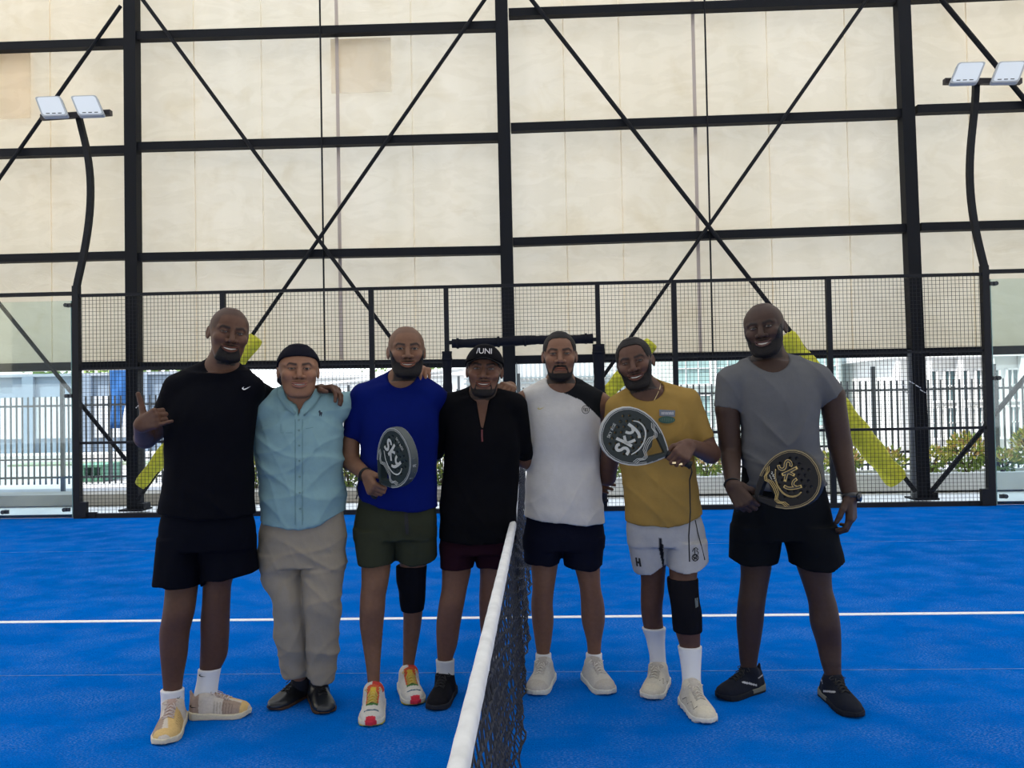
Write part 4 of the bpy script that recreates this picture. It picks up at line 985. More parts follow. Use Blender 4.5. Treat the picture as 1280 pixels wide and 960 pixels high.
# ---- man in the pale teal shirt
P2 = dict(Y=3.45, inset=0.018, base=(-0.95, 3.45), seed=2, label='man in a pale teal button shirt, beige trousers and a backwards dark cap', tone=(0.248, 0.123, 0.074), lip=(0.30, 0.12, 0.10),
  head=dict(c=(373, 464), H=0.256, yaw=0.06, roll=0.02, pitch=-0.02, w=1.13, jaw=1.02, smile=0.75, open=0.26, eye=(0.21, 0.21), nose=1.2, shadow=0.10),
  neck=(373, 498), neck_r=0.073, shoulders=[(330, 508), (419, 506)], depth=dep(1.46, 0.125, 0.130, 0.130),
  torso=[(488, 350, 400), (502, 325, 421), (520, 318, 427), (545, 316, 428), (575, 321, 428), (600, 325, 429), (630, 328, 432), (666, 327, 433)],
  arms=[dict(pts=[(328, 512, 3.46), (306, 562, 3.62), (270, 560, 3.78)], r=[0.062, 0.050, 0.032]),
        dict(pts=[(419, 508, 3.47), (474, 500, 3.74), (527, 464, 3.63)], r=[0.062, 0.048, 0.031], hand=dict(d=(.22, -1, .05), n='L', l=(-1, -.1, .1), curl=((0.75, 0.65, 0.4), (0.75, 0.65, 0.4), (0.8, 0.65, 0.4), (.85, .6, .4)), spread=.12))],
  legs=[[(690, 330, 376, 3.45), (725, 336, 374, 3.44), (750, 348, 377, 3.43), (775, 349, 378, 3.44), (830, 358, 380, 3.46), (850, 366, 384, 3.54), (866, 366, 384, 3.60)], [(690, 381, 426, 3.45), (725, 384, 424, 3.44), (750, 387, 420, 3.43), (775, 388, 419, 3.44), (830, 391, 413, 3.45), (850, 391, 409, 3.52), (870, 390, 407, 3.55)]],
  shirt=dict(name='button_shirt', col=(0.200, 0.330, 0.360), inset_=0, sleeves=[[(328, 511, 3.42, 0.072), (313, 558, 3.56, 0.058)], [(419, 508, 3.47, 0.072), (452, 506, 3.66, 0.058)]], hem=[(320, 652), (330, 657), (376, 661), (400, 656), (420, 645), (436, 637)], collar=((374, 484), (0.070, 0.12, 0.085)), vneck=((373, 492), (372, 520)), v_r=0.040, fold=0.0075, style='crumple', hem_top=1.1),
  bottom=dict(name='trousers', col=(0.285, 0.245, 0.190), pelvis=[(640, 329, 430), (665, 325, 432), (690, 324, 432), (705, 325, 430)], legs=[[(690, 324, 379, 3.45), (725, 330, 380, 3.44), (750, 341, 381, 3.42), (768, 343, 382, 3.43), (800, 346, 383, 3.45), (835, 352, 386, 3.49), (858, 356, 388, 3.52)], [(690, 378, 431, 3.45), (725, 379, 429, 3.44), (750, 380, 425, 3.42), (768, 382, 425, 3.43), (800, 384, 423, 3.45), (835, 385, 420, 3.48), (866, 384, 416, 3.50)]], b=0.130, ratio=1.08, fold=0.008, style='crumple', hems=[[(340, 857), (382, 858), (384, 864), (430, 866)]], hem_top=0.3),
  socks=[dict(rows=[(822, 363, 386, 3.52), (840, 364, 385, 3.53), (855, 366, 385, 3.56), (866, 366, 385, 3.60)], col=(.02, .02, .025)), dict(rows=[(828, 390, 410, 3.50), (845, 390, 410, 3.52), (860, 390, 409, 3.54), (870, 389, 408, 3.55)], col=(.02, .02, .025))],
  shoes=[dict(toe=(350, 883), heel=(380, 868), width=0.108, kind='dress', tintf=tint_shoe((0.012, 0.014, 0.018)), sole_col=(0.060, 0.036, 0.026), side=-1, lace=(0.01, 0.01, 0.012)), dict(toe=(408, 892), heel=(392, 868), width=0.108, kind='dress', tintf=tint_shoe((0.012, 0.014, 0.018)), sole_col=(0.060, 0.036, 0.026), side=1, lace=(0.01, 0.01, 0.012))])
PEOPLE.append(P2)

# ---- man in the royal blue shirt
def runner(q, v):
    t = np.tile(np.array((0.55, 0.53, 0.49)), (len(q), 1)); u, s, z = q.T
    t[(np.abs(s) < 0.26) & (u > 0.36) & (u < 0.66)] = (0.55, 0.10, 0.04); t[(np.abs(s) < 0.12) & (u > 0.40) & (u < 0.62)] = (0.60, 0.42, 0.06)
    t[(u > 0.64) & (u < 0.70) & (np.abs(s) < 0.25)] = (0.06, 0.16, 0.05); t[(u < 0.36) & (u > 0.26) & (s > -0.05) & (z > 0.09)] = (0.5, 0.05, 0.04)
    t[(u > 0.80) & (u < 0.83) & (np.abs(s) < 0.3)] = (0.05, 0.10, 0.16); t[(u > 0.94) & (np.abs(s) < 0.2)] = (0.5, 0.03, 0.05); return t
def run_sole(q):
    t = np.tile(np.array((0.60, 0.58, 0.50)), (len(q), 1)); t[(q[:, 0] > 0.93) & (np.abs(q[:, 1]) < 0.24)] = (0.5, 0.03, 0.06); t[(q[:, 2] < 0.012) & (q[:, 0] > 0.75)] = (0.62, 0.50, 0.08); return t
P3 = dict(Y=3.52, base=(-0.5, 3.52), seed=3, label='bald bearded man in a royal blue t-shirt and olive shorts with one black knee brace', tone=(0.162, 0.082, 0.049),
  head=dict(c=(508, 440), H=0.256, yaw=0.08, roll=0.0, pitch=-0.03, w=1.07, jaw=1.03, smile=0.9, open=0.30, eye=(0.22, 0.22), stubble=0.25, beard='full', beard_t=0.60, beard_tint=0.9, nose=1.1),
  neck=(505, 478), neck_r=0.062, shoulders=[(455, 493), (541, 492)], depth=dep(1.50, 0.118, 0.112, 0.118),
  torso=[(478, 482, 522), (490, 455, 541), (505, 449, 548), (530, 449, 549), (560, 451, 548), (590, 448, 546), (615, 446, 546), (648, 446, 548)],
  arms=[dict(pts=[(453, 497, 3.52), (438, 577, 3.50), (457, 603, 3.34)], r=[0.060, 0.043, 0.029], hand=dict(d=(.45, -.60, -.65), n='R', l=(.48, -.5, .62), curl=((0.95, 1.5, 1.0), (1.0, 1.5, 1.0), (1.0, 1.5, 1.0), (1.0, 1.5, 1.0)), thumb=((.5, .7, .5), (.0, .8, .7), (-.2, .6, .8)))),
        dict(pts=[(540, 497, 3.54), (588, 505, 3.82), (638, 484, 3.71)], r=[0.058, 0.045, 0.030], hand=dict(d=(-.12, -1, .0), n='L', l=(-1, 0, .45), curl=((0.6, 0.75, 0.4), (0.7, 0.7, 0.4), (0.75, 0.7, 0.4), (.8, .6, .4)), spread=.10))],
  legs=[[(685, 452, 490, 3.50), (709, 452, 488, 3.48), (730, 452, 485, 3.46), (745, 450.5, 482, 3.455), (760, 450, 481, 3.45), (780, 450, 479, 3.46), (806, 453.5, 477, 3.46), (836, 458, 475, 3.44), (860, 460, 474.5, 3.43), (884, 460, 475, 3.42)], [(685, 500, 540, 3.55), (710, 500, 532, 3.57), (740, 500, 529, 3.60), (765, 504, 528, 3.63), (790, 504, 525, 3.66), (812, 504, 521, 3.67), (835, 503.5, 517.5, 3.67), (858, 503, 519, 3.66)]],
  shirt=dict(col=(0.0015, 0.007, 0.100), sleeves=[[(455, 497, 3.52, 0.068), (439, 547, 3.52, 0.049)], [(540, 497, 3.54, 0.066), (562, 508, 3.68, 0.056)]], hem=[(440, 616), (452, 627), (475, 634), (500, 639), (525, 640), (548, 636)], collar=((501, 465), (0.078, 0.10, 0.076)), fold=0.005),
  bottom=dict(name='shorts', col=(0.030, 0.034, 0.021), pelvis=[(624, 447, 545), (650, 444, 546), (672, 443, 546)], legs=[[(660, 443, 497, 3.51), (685, 446, 495, 3.50), (714, 450, 491, 3.49)], [(660, 493, 546, 3.53), (685, 495, 546, 3.54), (714, 496, 545, 3.56)]], b=0.120, lb=0.112, hems=[[(440, 709), (489, 708), (495, 704), (512, 711), (530, 709), (548, 700)]]),
  braces=[dict(rows=[(706, 497, 532, 3.57), (725, 497, 531, 3.585), (738, 500, 530.5, 3.60), (750, 501, 530, 3.61), (763, 503, 528, 3.63)])],
  shoes=[dict(toe=(463, 911), heel=(470, 868), width=0.112, kind='run', tintf=runner, sole_col=run_sole, side=-1, lace=(0.55, 0.42, 0.10), high=0.080), dict(toe=(518, 879), heel=(509, 848), width=0.112, kind='run', tintf=runner, sole_col=run_sole, side=1, lace=(0.55, 0.42, 0.10), high=0.080)])
PEOPLE.append(P3)

# ---- man in black with the cap
P4 = dict(Y=3.58, base=(-0.12, 3.58), seed=4, label='man in a long black henley shirt, maroon shorts and black cap behind the net', tone=(0.136, 0.066, 0.042),
  head=dict(c=(605.5, 464), H=0.256, yaw=-0.04, roll=0.05, pitch=-0.02, w=1.04, jaw=0.96, smile=0.85, open=0.34, eye=(0.26, 0.24), beard='thin', beard_t=0.28, beard_tint=0.85, nose=1.15, stubble=0.9),
  neck=(603, 500), neck_r=0.060, shoulders=[(562, 505), (641, 505)], depth=dep(1.43, 0.118, 0.112, 0.118),
  torso=[(494, 585, 622), (504, 562, 640), (520, 556, 648), (545, 556, 650), (570, 555, 650), (600, 553, 648), (640, 550, 646), (680, 548, 645)],
  arms=[dict(pts=[(560, 508, 3.58), (542, 566, 3.70), (510, 560, 3.80)], r=[0.058, 0.045, 0.030]), dict(pts=[(643, 508, 3.59), (655, 574, 3.72), (706, 604, 3.98), (730, 604, 3.985)], r=[0.058, 0.043, 0.032, 0.028], hand=dict(d=(1, -.15, -.1), n='L', l=(0, 0, 1), curl=((0.3, 0.5, 0.3),)*4, s=1.0))],
  legs=[[(690, 552, 590, 3.57), (714, 552.5, 588.5, 3.56), (735, 552, 584, 3.55), (753, 549, 580.6, 3.54), (780, 545.5, 575.6, 3.56), (808, 546, 571, 3.58), (825, 547, 565.5, 3.59), (850, 548, 565, 3.60), (866, 548, 565, 3.60)], [(690, 598, 636, 3.60), (714, 600, 632, 3.61), (750, 599, 628, 3.62), (780, 600, 625, 3.64), (810, 603, 622, 3.65), (835, 604, 619, 3.65), (858, 604, 619, 3.65)]],
  shirt=dict(name='henley_shirt', col=(0.0025, 0.0026, 0.004), sleeves=[[(561, 508, 3.58, 0.066), (546, 556, 3.65, 0.053), (543, 565, 3.69, 0.052)], [(643, 508, 3.59, 0.066), (654, 560, 3.66, 0.047), (658, 574, 3.74, 0.046)]], hem=[(540, 677), (600, 681), (650, 677)], collar=((603, 487), (0.070, 0.11, 0.060)), vneck=((603, 496), (602.5, 536)), v_r=0.034, fold=0.005),
  bottom=dict(name='shorts', col=(0.014, 0.0035, 0.008), pelvis=[(665, 549, 645), (682, 550, 642), (690, 551, 641)], legs=[[(680, 550, 596, 3.58), (700, 551, 593, 3.57), (719, 551.5, 590, 3.57)], [(680, 592, 642, 3.60), (700, 595, 638, 3.60), (719, 598, 636, 3.61)]], b=0.120, lb=0.105, hems=[[(540, 714), (650, 713)]]),
  socks=[dict(rows=[(824, 546, 567, 3.59), (836, 546.5, 566.5, 3.60), (850, 546, 567, 3.60), (866, 546, 567, 3.60)], col=(0.5, 0.5, 0.5)), dict(rows=[(820, 601, 622, 3.65), (845, 601, 622, 3.65), (858, 601, 622, 3.65)], col=(0.5, 0.5, 0.5))],
  shoes=[dict(toe=(547, 884), heel=(557, 852), width=0.112, kind='run', tintf=tint_shoe((0.006, 0.006, 0.009)), sole_col=(0.02, 0.022, 0.028), side=-1, lace=(0.01, 0.01, 0.012)), dict(toe=(614, 880), heel=(611, 849), width=0.112, kind='run', tintf=tint_shoe((0.006, 0.006, 0.009)), sole_col=(0.02, 0.022, 0.028), side=1, lace=(0.01, 0.01, 0.012))])
PEOPLE.append(P4)

# ---- man in the white sleeveless top
def tank_tint(v, t):
    A = J(700, 489, 3.66); B = J(728, 501, 3.66); D_ = J(752, 524, 3.66); x, z = v[:, 0], v[:, 2]
    zl = np.interp(x, [A[0]-0.02, A[0], B[0], D_[0], D_[0]+0.05], [3.0, A[2], B[2], D_[2], D_[2]-0.04]); m = (z > zl) & (x > A[0]-0.005)
    t[m] = (0.010, 0.011, 0.013); return t
OFF = (0.50, 0.48, 0.44)
P5 = dict(Y=3.76,  base=(0.28, 3.76), seed=5, label='man in a white sleeveless top with one black shoulder and navy shorts', tone=(0.183, 0.092, 0.057),
  head=dict(c=(699.5, 445), H=0.256, yaw=0.03, roll=0.0, pitch=0.0, w=1.04, jaw=0.97, smile=0.0, open=0.0, eye=(0.25, 0.25), stubble=0.75, hair_t=0.22, beard='thin', beard_t=0.40, beard_tint=0.9, nose=1.12),
  neck=(701, 484), neck_r=0.064, shoulders=[(657, 497), (748, 499)], depth=dep(1.47, 0.118, 0.112, 0.118),
  torso=[(480, 680, 722), (490, 664, 740), (502, 657, 750), (520, 657, 751), (550, 659, 750), (580, 658, 750), (610, 656, 752), (640, 655, 755), (664, 655, 757)],
  arms=[dict(pts=[(655, 502, 3.77), (654, 562, 3.92), (628, 566, 4.0)], r=[0.054, 0.042, 0.029]), dict(pts=[(752, 504, 3.77), (768, 552, 3.97), (800, 566, 4.0)], r=[0.054, 0.042, 0.029])],
  legs=[[(690, 663, 700, 3.77), (709, 664, 697, 3.76), (735, 665.5, 693, 3.75), (754, 664, 691, 3.77), (775, 665, 692, 3.79), (803, 669, 689, 3.80), (817, 671, 687, 3.80), (838, 672, 688, 3.79), (852, 672, 688, 3.78)], [(690, 712, 750, 3.77), (709, 718, 750, 3.76), (735, 724.5, 751, 3.75), (754, 726, 755, 3.77), (775, 727, 756, 3.79), (803, 733.5, 751.6, 3.80), (817, 734.5, 751, 3.80), (838, 734.5, 750.5, 3.79), (852, 734, 751, 3.78)]],
  inset=0.010,
  shirt=dict(name='sleeveless_top', step=0.0045, col=(0.54, 0.52, 0.50), hem=[(650, 647), (680, 652), (720, 656), (760, 657)], collar=((702, 474), (0.076, 0.11, 0.068)), yoke_r=0.048, fold=0.0045, tintf=tank_tint, armhole=[((648, 505, 3.76), (0.040, 0.2, 0.085)), ((760, 508, 3.76), (0.040, 0.2, 0.085))], hem_top=1.1),
  bottom=dict(name='shorts', col=(0.0045, 0.0055, 0.014), pelvis=[(648, 656, 755), (670, 654, 756), (685, 654, 756)], legs=[[(670, 654, 708, 3.77), (690, 655, 704, 3.765), (713, 655, 697, 3.76)], [(670, 700, 756, 3.77), (690, 702, 755, 3.765), (720, 706, 753, 3.76)]], b=0.120, lb=0.112, hems=[[(650, 707), (698, 709), (704, 712), (745, 715), (760, 709)]]),
  socks=[dict(rows=[(816, 670.5, 688, 3.80), (838, 671, 689, 3.79), (852, 671, 689, 3.78)]), dict(rows=[(816, 733.5, 751.5, 3.80), (838, 733.5, 751.5, 3.79), (852, 733, 752, 3.78)])],
  shoes=[dict(toe=(668, 871), heel=(689, 846), width=0.118, kind='run', tintf=tint_shoe(OFF, toe=(0.44, 0.41, 0.37), heel=(0.35, 0.37, 0.30), tongue=(0.40, 0.37, 0.34)), sole_col=(0.58, 0.58, 0.52), side=-1, lace=(0.60, 0.57, 0.53)), dict(toe=(761, 870), heel=(737, 846), width=0.118, kind='run', tintf=tint_shoe(OFF, toe=(0.44, 0.41, 0.37), heel=(0.35, 0.37, 0.30), tongue=(0.40, 0.37, 0.34)), sole_col=(0.58, 0.58, 0.52), side=1, lace=(0.62, 0.58, 0.54))])
PEOPLE.append(P5)

# ---- man in the mustard shirt
def side_panel(v, t):
    A = J(823, 672, 3.5); B = J(833, 712, 3.5); m = (v[:, 0] > A[0]-0.004) & (v[:, 0] < B[0]-0.006) & (v[:, 2] < A[2]) & (np.abs(v[:, 2]-(A[2]+(B[2]-A[2])*(v[:, 0]-A[0])/(B[0]-A[0]))) < 0.05) ; t[m] = (0.01, 0.01, 0.013)
    C_ = J(882, 700, 3.6); t[(v[:, 0] > C_[0]-0.0) & (v[:, 2] < C_[2]+0.02)] = (0.01, 0.01, 0.015); return t
P6 = dict(Y=3.60, base=(0.7, 3.6), seed=6, label='grinning man in a mustard t-shirt and light grey shorts with a black knee brace', tone=(0.095, 0.047, 0.032),
  head=dict(c=(794, 454), H=0.258, yaw=-0.16, roll=-0.20, pitch=0.0, w=1.05, jaw=1.0, smile=1.0, open=0.40, eye=(0.12, 0.13), stubble=0.8, hair_t=0.36, beard='full', beard_t=0.45, beard_tint=0.9, nose=1.2),
  neck=(806, 492), neck_r=0.063, shoulders=[(774, 508), (858, 499)], depth=dep(1.46, 0.118, 0.114, 0.118),
  torso=[(486, 795, 830), (498, 780, 856), (510, 768, 866), (530, 767, 868), (560, 770, 868), (590, 776, 870), (617, 781, 873), (640, 781, 877), (668, 782, 876)],
  arms=[dict(pts=[(772, 512, 3.61), (759, 596, 3.80), (728, 588, 4.02)], r=[0.056, 0.046, 0.030]), dict(pts=[(860, 506, 3.60), (888, 567, 3.55), (862, 573, 3.36)], r=[0.062, 0.048, 0.031], hand=dict(d=(-.50, -.66, -.45), n='L', l=(-.85, -.12, .46), curl=((1.0, 1.5, 1.0), (1.0, 1.5, 1.0), (1.0, 1.5, 1.0), (1.05, 1.5, 1.0)), thumb=((.6, .8, .2), (.1, .9, .5), (-.3, .7, .7)), s=1.02))],
  legs=[[(690, 796, 834, 3.62), (722, 801, 831, 3.64), (740, 801, 830, 3.65), (757, 801, 828, 3.66), (770, 802, 828, 3.68), (790, 806, 829.5, 3.70), (815, 812, 830, 3.72), (835, 814, 831, 3.72), (856, 815, 831, 3.71)], [(690, 836, 878, 3.58), (712, 836.5, 872, 3.55), (735, 838, 871, 3.52), (755, 841, 873, 3.50), (788, 844, 875, 3.50), (805, 849, 875, 3.50), (830, 853, 874, 3.48), (850, 855, 874, 3.46), (880, 856, 875, 3.43)]],
  shirt=dict(col=(0.285, 0.178, 0.050), sleeves=[[(773, 510, 3.61, 0.068), (765, 555, 3.68, 0.058)], [(858, 505, 3.60, 0.074), (880, 551, 3.58, 0.057)]], hem=[(776, 654), (800, 657), (835, 659), (860, 654), (880, 645)], collar=((809, 483), (0.086, 0.10, 0.072)), fold=0.0055),
  bottom=dict(name='shorts', col=(0.36, 0.36, 0.37), pelvis=[(640, 783, 876), (660, 783, 880), (680, 785, 883)], legs=[[(675, 785, 835, 3.61), (700, 789, 834, 3.62), (724, 795, 833, 3.63)], [(675, 832, 883, 3.58), (700, 834, 885, 3.57), (722, 836, 884, 3.56)]], b=0.122, lb=0.112, hems=[[(785, 716), (800, 722), (815, 720), (833, 709), (838, 712), (856, 717), (870, 714), (888, 704)]], tintf=side_panel),
  socks=[dict(rows=[(784, 803, 831, 3.69), (800, 809, 830, 3.71), (820, 813, 831, 3.72), (838, 813, 832, 3.72), (856, 814, 832, 3.71)]), dict(rows=[(807, 848, 876, 3.50), (830, 852, 875, 3.48), (850, 854, 875, 3.46), (866, 854, 876, 3.45), (880, 855, 877, 3.43)])],
  braces=[dict(rows=[(722, 835, 871, 3.54), (735, 836, 871.5, 3.52), (752, 839.5, 873, 3.50), (766, 841, 875.5, 3.50), (789, 843, 876, 3.50)])],
  shoes=[dict(toe=(814, 873), heel=(829, 848), width=0.116, kind='trail', tintf=tint_shoe((0.54, 0.50, 0.42), toe=(0.58, 0.53, 0.43), tongue=(0.46, 0.42, 0.37)), sole_col=(0.62, 0.60, 0.53), side=-1, lace=(0.56, 0.52, 0.45)), dict(toe=(884, 904), heel=(858, 868), width=0.116, kind='trail', tintf=tint_shoe((0.54, 0.50, 0.42), toe=(0.58, 0.53, 0.43), tongue=(0.46, 0.42, 0.37)), sole_col=(0.62, 0.60, 0.53), side=1, lace=(0.56, 0.52, 0.45))])
PEOPLE.append(P6)

# ---- big man in the grey shirt
def dark_run(q, v):
    t = np.tile(np.array((0.008, 0.010, 0.018)), (len(q), 1)); u, s, z = q.T
    t[(u > 0.30) & (u < 0.58) & (np.abs(s) > 0.3) & (np.abs(z-0.06-0.1*(u-0.44)) < 0.004)] = (0.45, 0.45, 0.46); t[(u > 0.05) & (u < 0.25) & (np.abs(z-0.075) < 0.003)] = (0.35, 0.35, 0.38); return t
def dark_sole(q):
    t = np.tile(np.array((0.012, 0.014, 0.02)), (len(q), 1)); t[(q[:, 0] < 0.4) & (q[:, 2] > 0.012)] = (0.16, 0.16, 0.13); return t
P7 = dict(Y=3.58, base=(1.35, 3.58), seed=7, label='big bald bearded man in a tight grey t-shirt and black shorts, at the right end', tone=(0.050, 0.028, 0.021), lip=(0.12, 0.06, 0.055),
  head=dict(c=(956, 412), H=0.264, yaw=-0.24, roll=-0.15, pitch=-0.03, w=1.12, jaw=1.05, smile=0.9, open=0.36, eye=(0.21, 0.24), stubble=0.15, beard='full', beard_t=0.32, beard_tint=0.7, nose=1.2, teeth=0.7),
  neck=(964, 456), neck_r=0.074, shoulders=[(914, 472), (1020, 468)], depth=dep(1.62, 0.135, 0.122, 0.125),
  torso=[(452, 935, 992), (464, 915, 1015), (480, 914, 1024), (500, 920, 1025), (530, 926, 1023), (560, 928, 1024), (590, 929, 1029), (620, 930, 1033)],
  arms=[dict(pts=[(912, 482, 3.58), (913, 566, 3.60), (936, 612, 3.40)], r=[0.070, 0.053, 0.033], hand=dict(d=(.40, -.50, -.75), n='R', l=(.68, -.5, .42), curl=((0.95, 1.5, 1.0), (1.0, 1.5, 1.0), (1.0, 1.5, 1.0), (1.0, 1.5, 1.0)), thumb=((.5, .7, .5), (.0, .8, .7), (-.2, .6, .8)), s=1.12, r=1.05)),
        dict(pts=[(1028, 480, 3.58), (1050, 556, 3.60), (1063, 622, 3.50)], r=[0.074, 0.056, 0.036], hand=dict(d=(-.05, -.15, -1), n='L', l=(-.6, -.8, 0), curl=((0.35, 0.75, 0.5), (0.4, 0.8, 0.5), (0.45, 0.8, 0.5), (.45, .8, .5)), thumb=((.65, .75, .25), (.25, .95, .35), (.1, .9, .5)), s=1.12, r=1.05))],
  legs=[[(680, 920, 966, 3.60), (710, 926, 963.5, 3.60), (735, 925, 959, 3.60), (754, 922.5, 956, 3.60), (780, 921, 953.5, 3.62), (805, 923, 950, 3.63), (827, 925, 946.5, 3.64), (845, 928, 945, 3.64), (866, 928, 946, 3.64)], [(680, 988, 1044, 3.56), (710, 997, 1039, 3.55), (735, 1005.5, 1039.5, 3.54), (754, 1011, 1045, 3.54), (780, 1013.5, 1049.5, 3.54), (805, 1021, 1051, 3.54), (827, 1026, 1051, 3.53), (850, 1032.5, 1051.5, 3.52), (874, 1033, 1052, 3.52)]],
  shirt=dict(col=(0.105, 0.106, 0.113), sleeves=[[(914, 478, 3.58, 0.078), (909, 511, 3.58, 0.066)], [(1022, 476, 3.58, 0.080), (1040, 496, 3.58, 0.070)]], hem=[(925, 609), (960, 614), (1000, 614), (1036, 608)], collar=((963, 440), (0.098, 0.11, 0.105)), fold=0.010, style='tight', hem_top=1.15),
  bottom=dict(name='shorts', col=(0.004, 0.005, 0.007), pelvis=[(602, 925, 1031), (630, 920, 1035), (655, 915, 1041), (672, 914, 1045)], legs=[[(655, 914, 980, 3.59), (675, 912, 976, 3.60), (695, 911, 972, 3.60), (714, 910, 967, 3.60)], [(655, 976, 1044, 3.57), (675, 980, 1048, 3.56), (695, 985, 1053, 3.56), (720, 988, 1055, 3.55)]], b=0.135, lb=0.13, hems=[[(905, 699), (927, 708), (967, 709), (985, 707), (1005, 712), (1035, 714), (1058, 705)]], hem_top=0.8),
  shoes=[dict(toe=(896, 876), heel=(949, 863), width=0.118, kind='run', tintf=dark_run, sole_col=dark_sole, side=-1, lace=(0.01, 0.01, 0.014)), dict(toe=(1076, 903), heel=(1037, 873), width=0.118, kind='run', tintf=dark_run, sole_col=dark_sole, side=1, lace=(0.01, 0.01, 0.014))])
PEOPLE.append(P7)
A3, C3 = nrm(V(.48, -.62, .62)), J(497, 571, 3.17)
A6, C6 = nrm(V(-.885, -.10, .44)), J(786, 545, 3.24)
A7, C7 = nrm(V(.68, -.55, .48)), J(991, 599, 3.24)
grip_wrist(P3, 0, C3, A3); grip_wrist(P6, 1, C6, A6); grip_wrist(P7, 0, C7, A7)
BUILT = [build_person(S) for S in PEOPLE]

# ================================================================== caps, collars and small things the men wear
def shell_obj(S, name, f, material, tint=(0.01, 0.01, 0.012), lo=(-.15, -.19, -.17), hi=(.15, .17, .17), step=0.004, fold=None):
    hc, tl, Hs = S['_hc'], S['_tl'], S['_Hs']; F = Field(hc+V(*lo), hc+V(*hi), step); F.d = (f(tl(F.pts((slice(None),)*3)))*Hs).astype(np.float32)
    return finish(F, name, material, S['_shirt'].parent, tint, fold)
def dome(q, S, t, z0f):
    h = dict(S['head'], open=0, noear=True); return np.maximum(np.maximum(head_sdf(q, h)-t, -(head_sdf(q, h)+0.7)), z0f(q)-q[..., 2])
NAVY = (0.006, 0.006, 0.012)
cap2 = shell_obj(P2, 'cap', lambda q: smin(smin(dome(q, P2, 0.75, lambda q: np.interp(q[..., 1], [-9, -6, 0, 6], [6.6, 5.6, 1.8, 0.2])),
        ell(q, (0, 0.5, 11.9), (0.9, 0.9, 0.5)), 0.5), np.maximum(ell(q, (-2.0, 11.5, -3.5), (7.4, 7.0, 0.7), np.array([[1, 0, 0], [0, .8, -.6], [0, .6, .8]])), -1e3), 0.3), CLOTH, NAVY, hi=(.15, .20, .17))
cap4 = shell_obj(P4, 'cap', lambda q: dome(q, P4, 0.9, lambda q: np.interp(q[..., 1], [-9, -6, 0, 6], [5.2, 4.2, 2.6, 1.0])), CLOTH, (0.004, 0.004, 0.006))
def bill(q):
    x, y, z = q[..., 0], q[..., 1], q[..., 2]; zc = 5.6-0.055*x*x+0.10*(y+8.5); d = np.maximum(np.abs(z-zc)-0.28, np.sqrt((x/7.6)**2+((y+7.2)/7.4)**2)*6-6); return np.maximum(d, y+5.5)
b4 = shell_obj(P4, 'cap_brim', bill, CLOTH, (0.004, 0.004, 0.006), lo=(-.12, -.20, -.05), hi=(.12, 0.0, .12), step=0.0035); 
b4.parent = cap4; b4.matrix_parent_inverse = wmat(cap4).inverted()
shell_obj(P4, 'hair', lambda q: np.maximum(dome(q, P4, 0.3, lambda q: hairline(q)), q[..., 2]-5.0), HAIR)
print_white = mat('print_white', (0.62, 0.58, 0.58), 0.7); print_pink = mat('print_pink', (0.45, 0.20, 0.20), 0.7)
c4 = P4['_tw']((0.1, -11.3, 8.35)); Rr = rot3(P4['head']['yaw']*0.8+math.atan2(CAM[0]-P4['_hc'][0], P4['_hc'][1]-CAM[1]), -0.30, P4['head']['roll'])
mb = MB(); text_mesh('/UNI', 0.040, c4, Rr[:, 0], Rr[:, 2], -Rr[:, 1], mb, 0.004, 0.95); lt = mb.build('cap_lettering', print_white, cap4)

def parent_of(S): return S['_shirt'].parent
surfs = {id(S): surface(S['_shirt']) for S in PEOPLE}
def sf(S): return surfs[id(S)]
# swoosh marks, badges and prints
decal('chest_mark', P1['_shirt'], sf(P1), [swoosh(302, 483.5, 11.5, 6.5, -0.12)], mat('mark_white', (0.75, 0.75, 0.75), 0.6))
bt = mat('teal_button', (0.10, 0.20, 0.21), 0.4); seam = mat('teal_seam', (0.10, 0.19, 0.205), 0.9)
s2 = sf(P2)
for i, y in enumerate((525, 538, 557, 576, 596, 616, 636)):
    p = s2(373.5+0.7*i*0.4, y, 0.004)
    if p is not None: MB().tube([p, p+V(0, -0.003, 0)], 0.0055, 10).build('button', bt, P2['_shirt'])
stroke('placket_seam', P2['_shirt'], s2, [[(371-2, y) for y in range(524, 660, 6)], [(378, y) for y in range(524, 660, 6)]], 0.0022, seam)
stroke('pocket_seam', P2['_shirt'], s2, [[(351, 530), (351, 541), (366, 541)], [(382, 536), (392, 534)]], 0.0018, seam)
decal('chest_mark', P2['_shirt'], s2, [[(398, 514), (400, 512.5), (401, 515), (403, 515.5), (402.5, 518), (401.5, 521), (400.5, 518), (399, 521), (399, 517)]], mat('mark_navy', (0.02, 0.03, 0.05), 0.8))
# collar flaps of the button shirt
tealc = CLOTH
def flap(S, pts, name):
    sfn = sf(S); P_ = []
    for i, (x, y) in enumerate(pts):
        p = sfn(x, y, 0.012 if y > 490 else 0.016)
        P_.append(p if p is not None else np.array(J(x, y, S['Y']-0.08)))
    n = len(P_); c = sum(P_)/n+V(0, -0.004, 0); vs = P_+[c]+[p+V(0, 0.007, 0) for p in P_]
    fs = [(i, (i+1) % n, n) for i in range(n)]+[(i, n+1+i, n+1+(i+1) % n, (i+1) % n) for i in range(n)]
    return new_mesh(name, vs, fs, CLOTH, S['_shirt'], True, np.tile(np.asarray(S['shirt']['col'])*0.93, (len(vs), 1)))
flap(P2, [(346, 486), (353, 483), (358, 490), (365, 500), (373, 512), (368, 519), (359, 512), (351, 502), (346, 494)], 'collar')
flap(P2, [(402, 484), (395, 482), (391, 489), (384, 500), (375, 513), (380, 520), (388, 512), (396, 502), (402, 493)], 'collar')
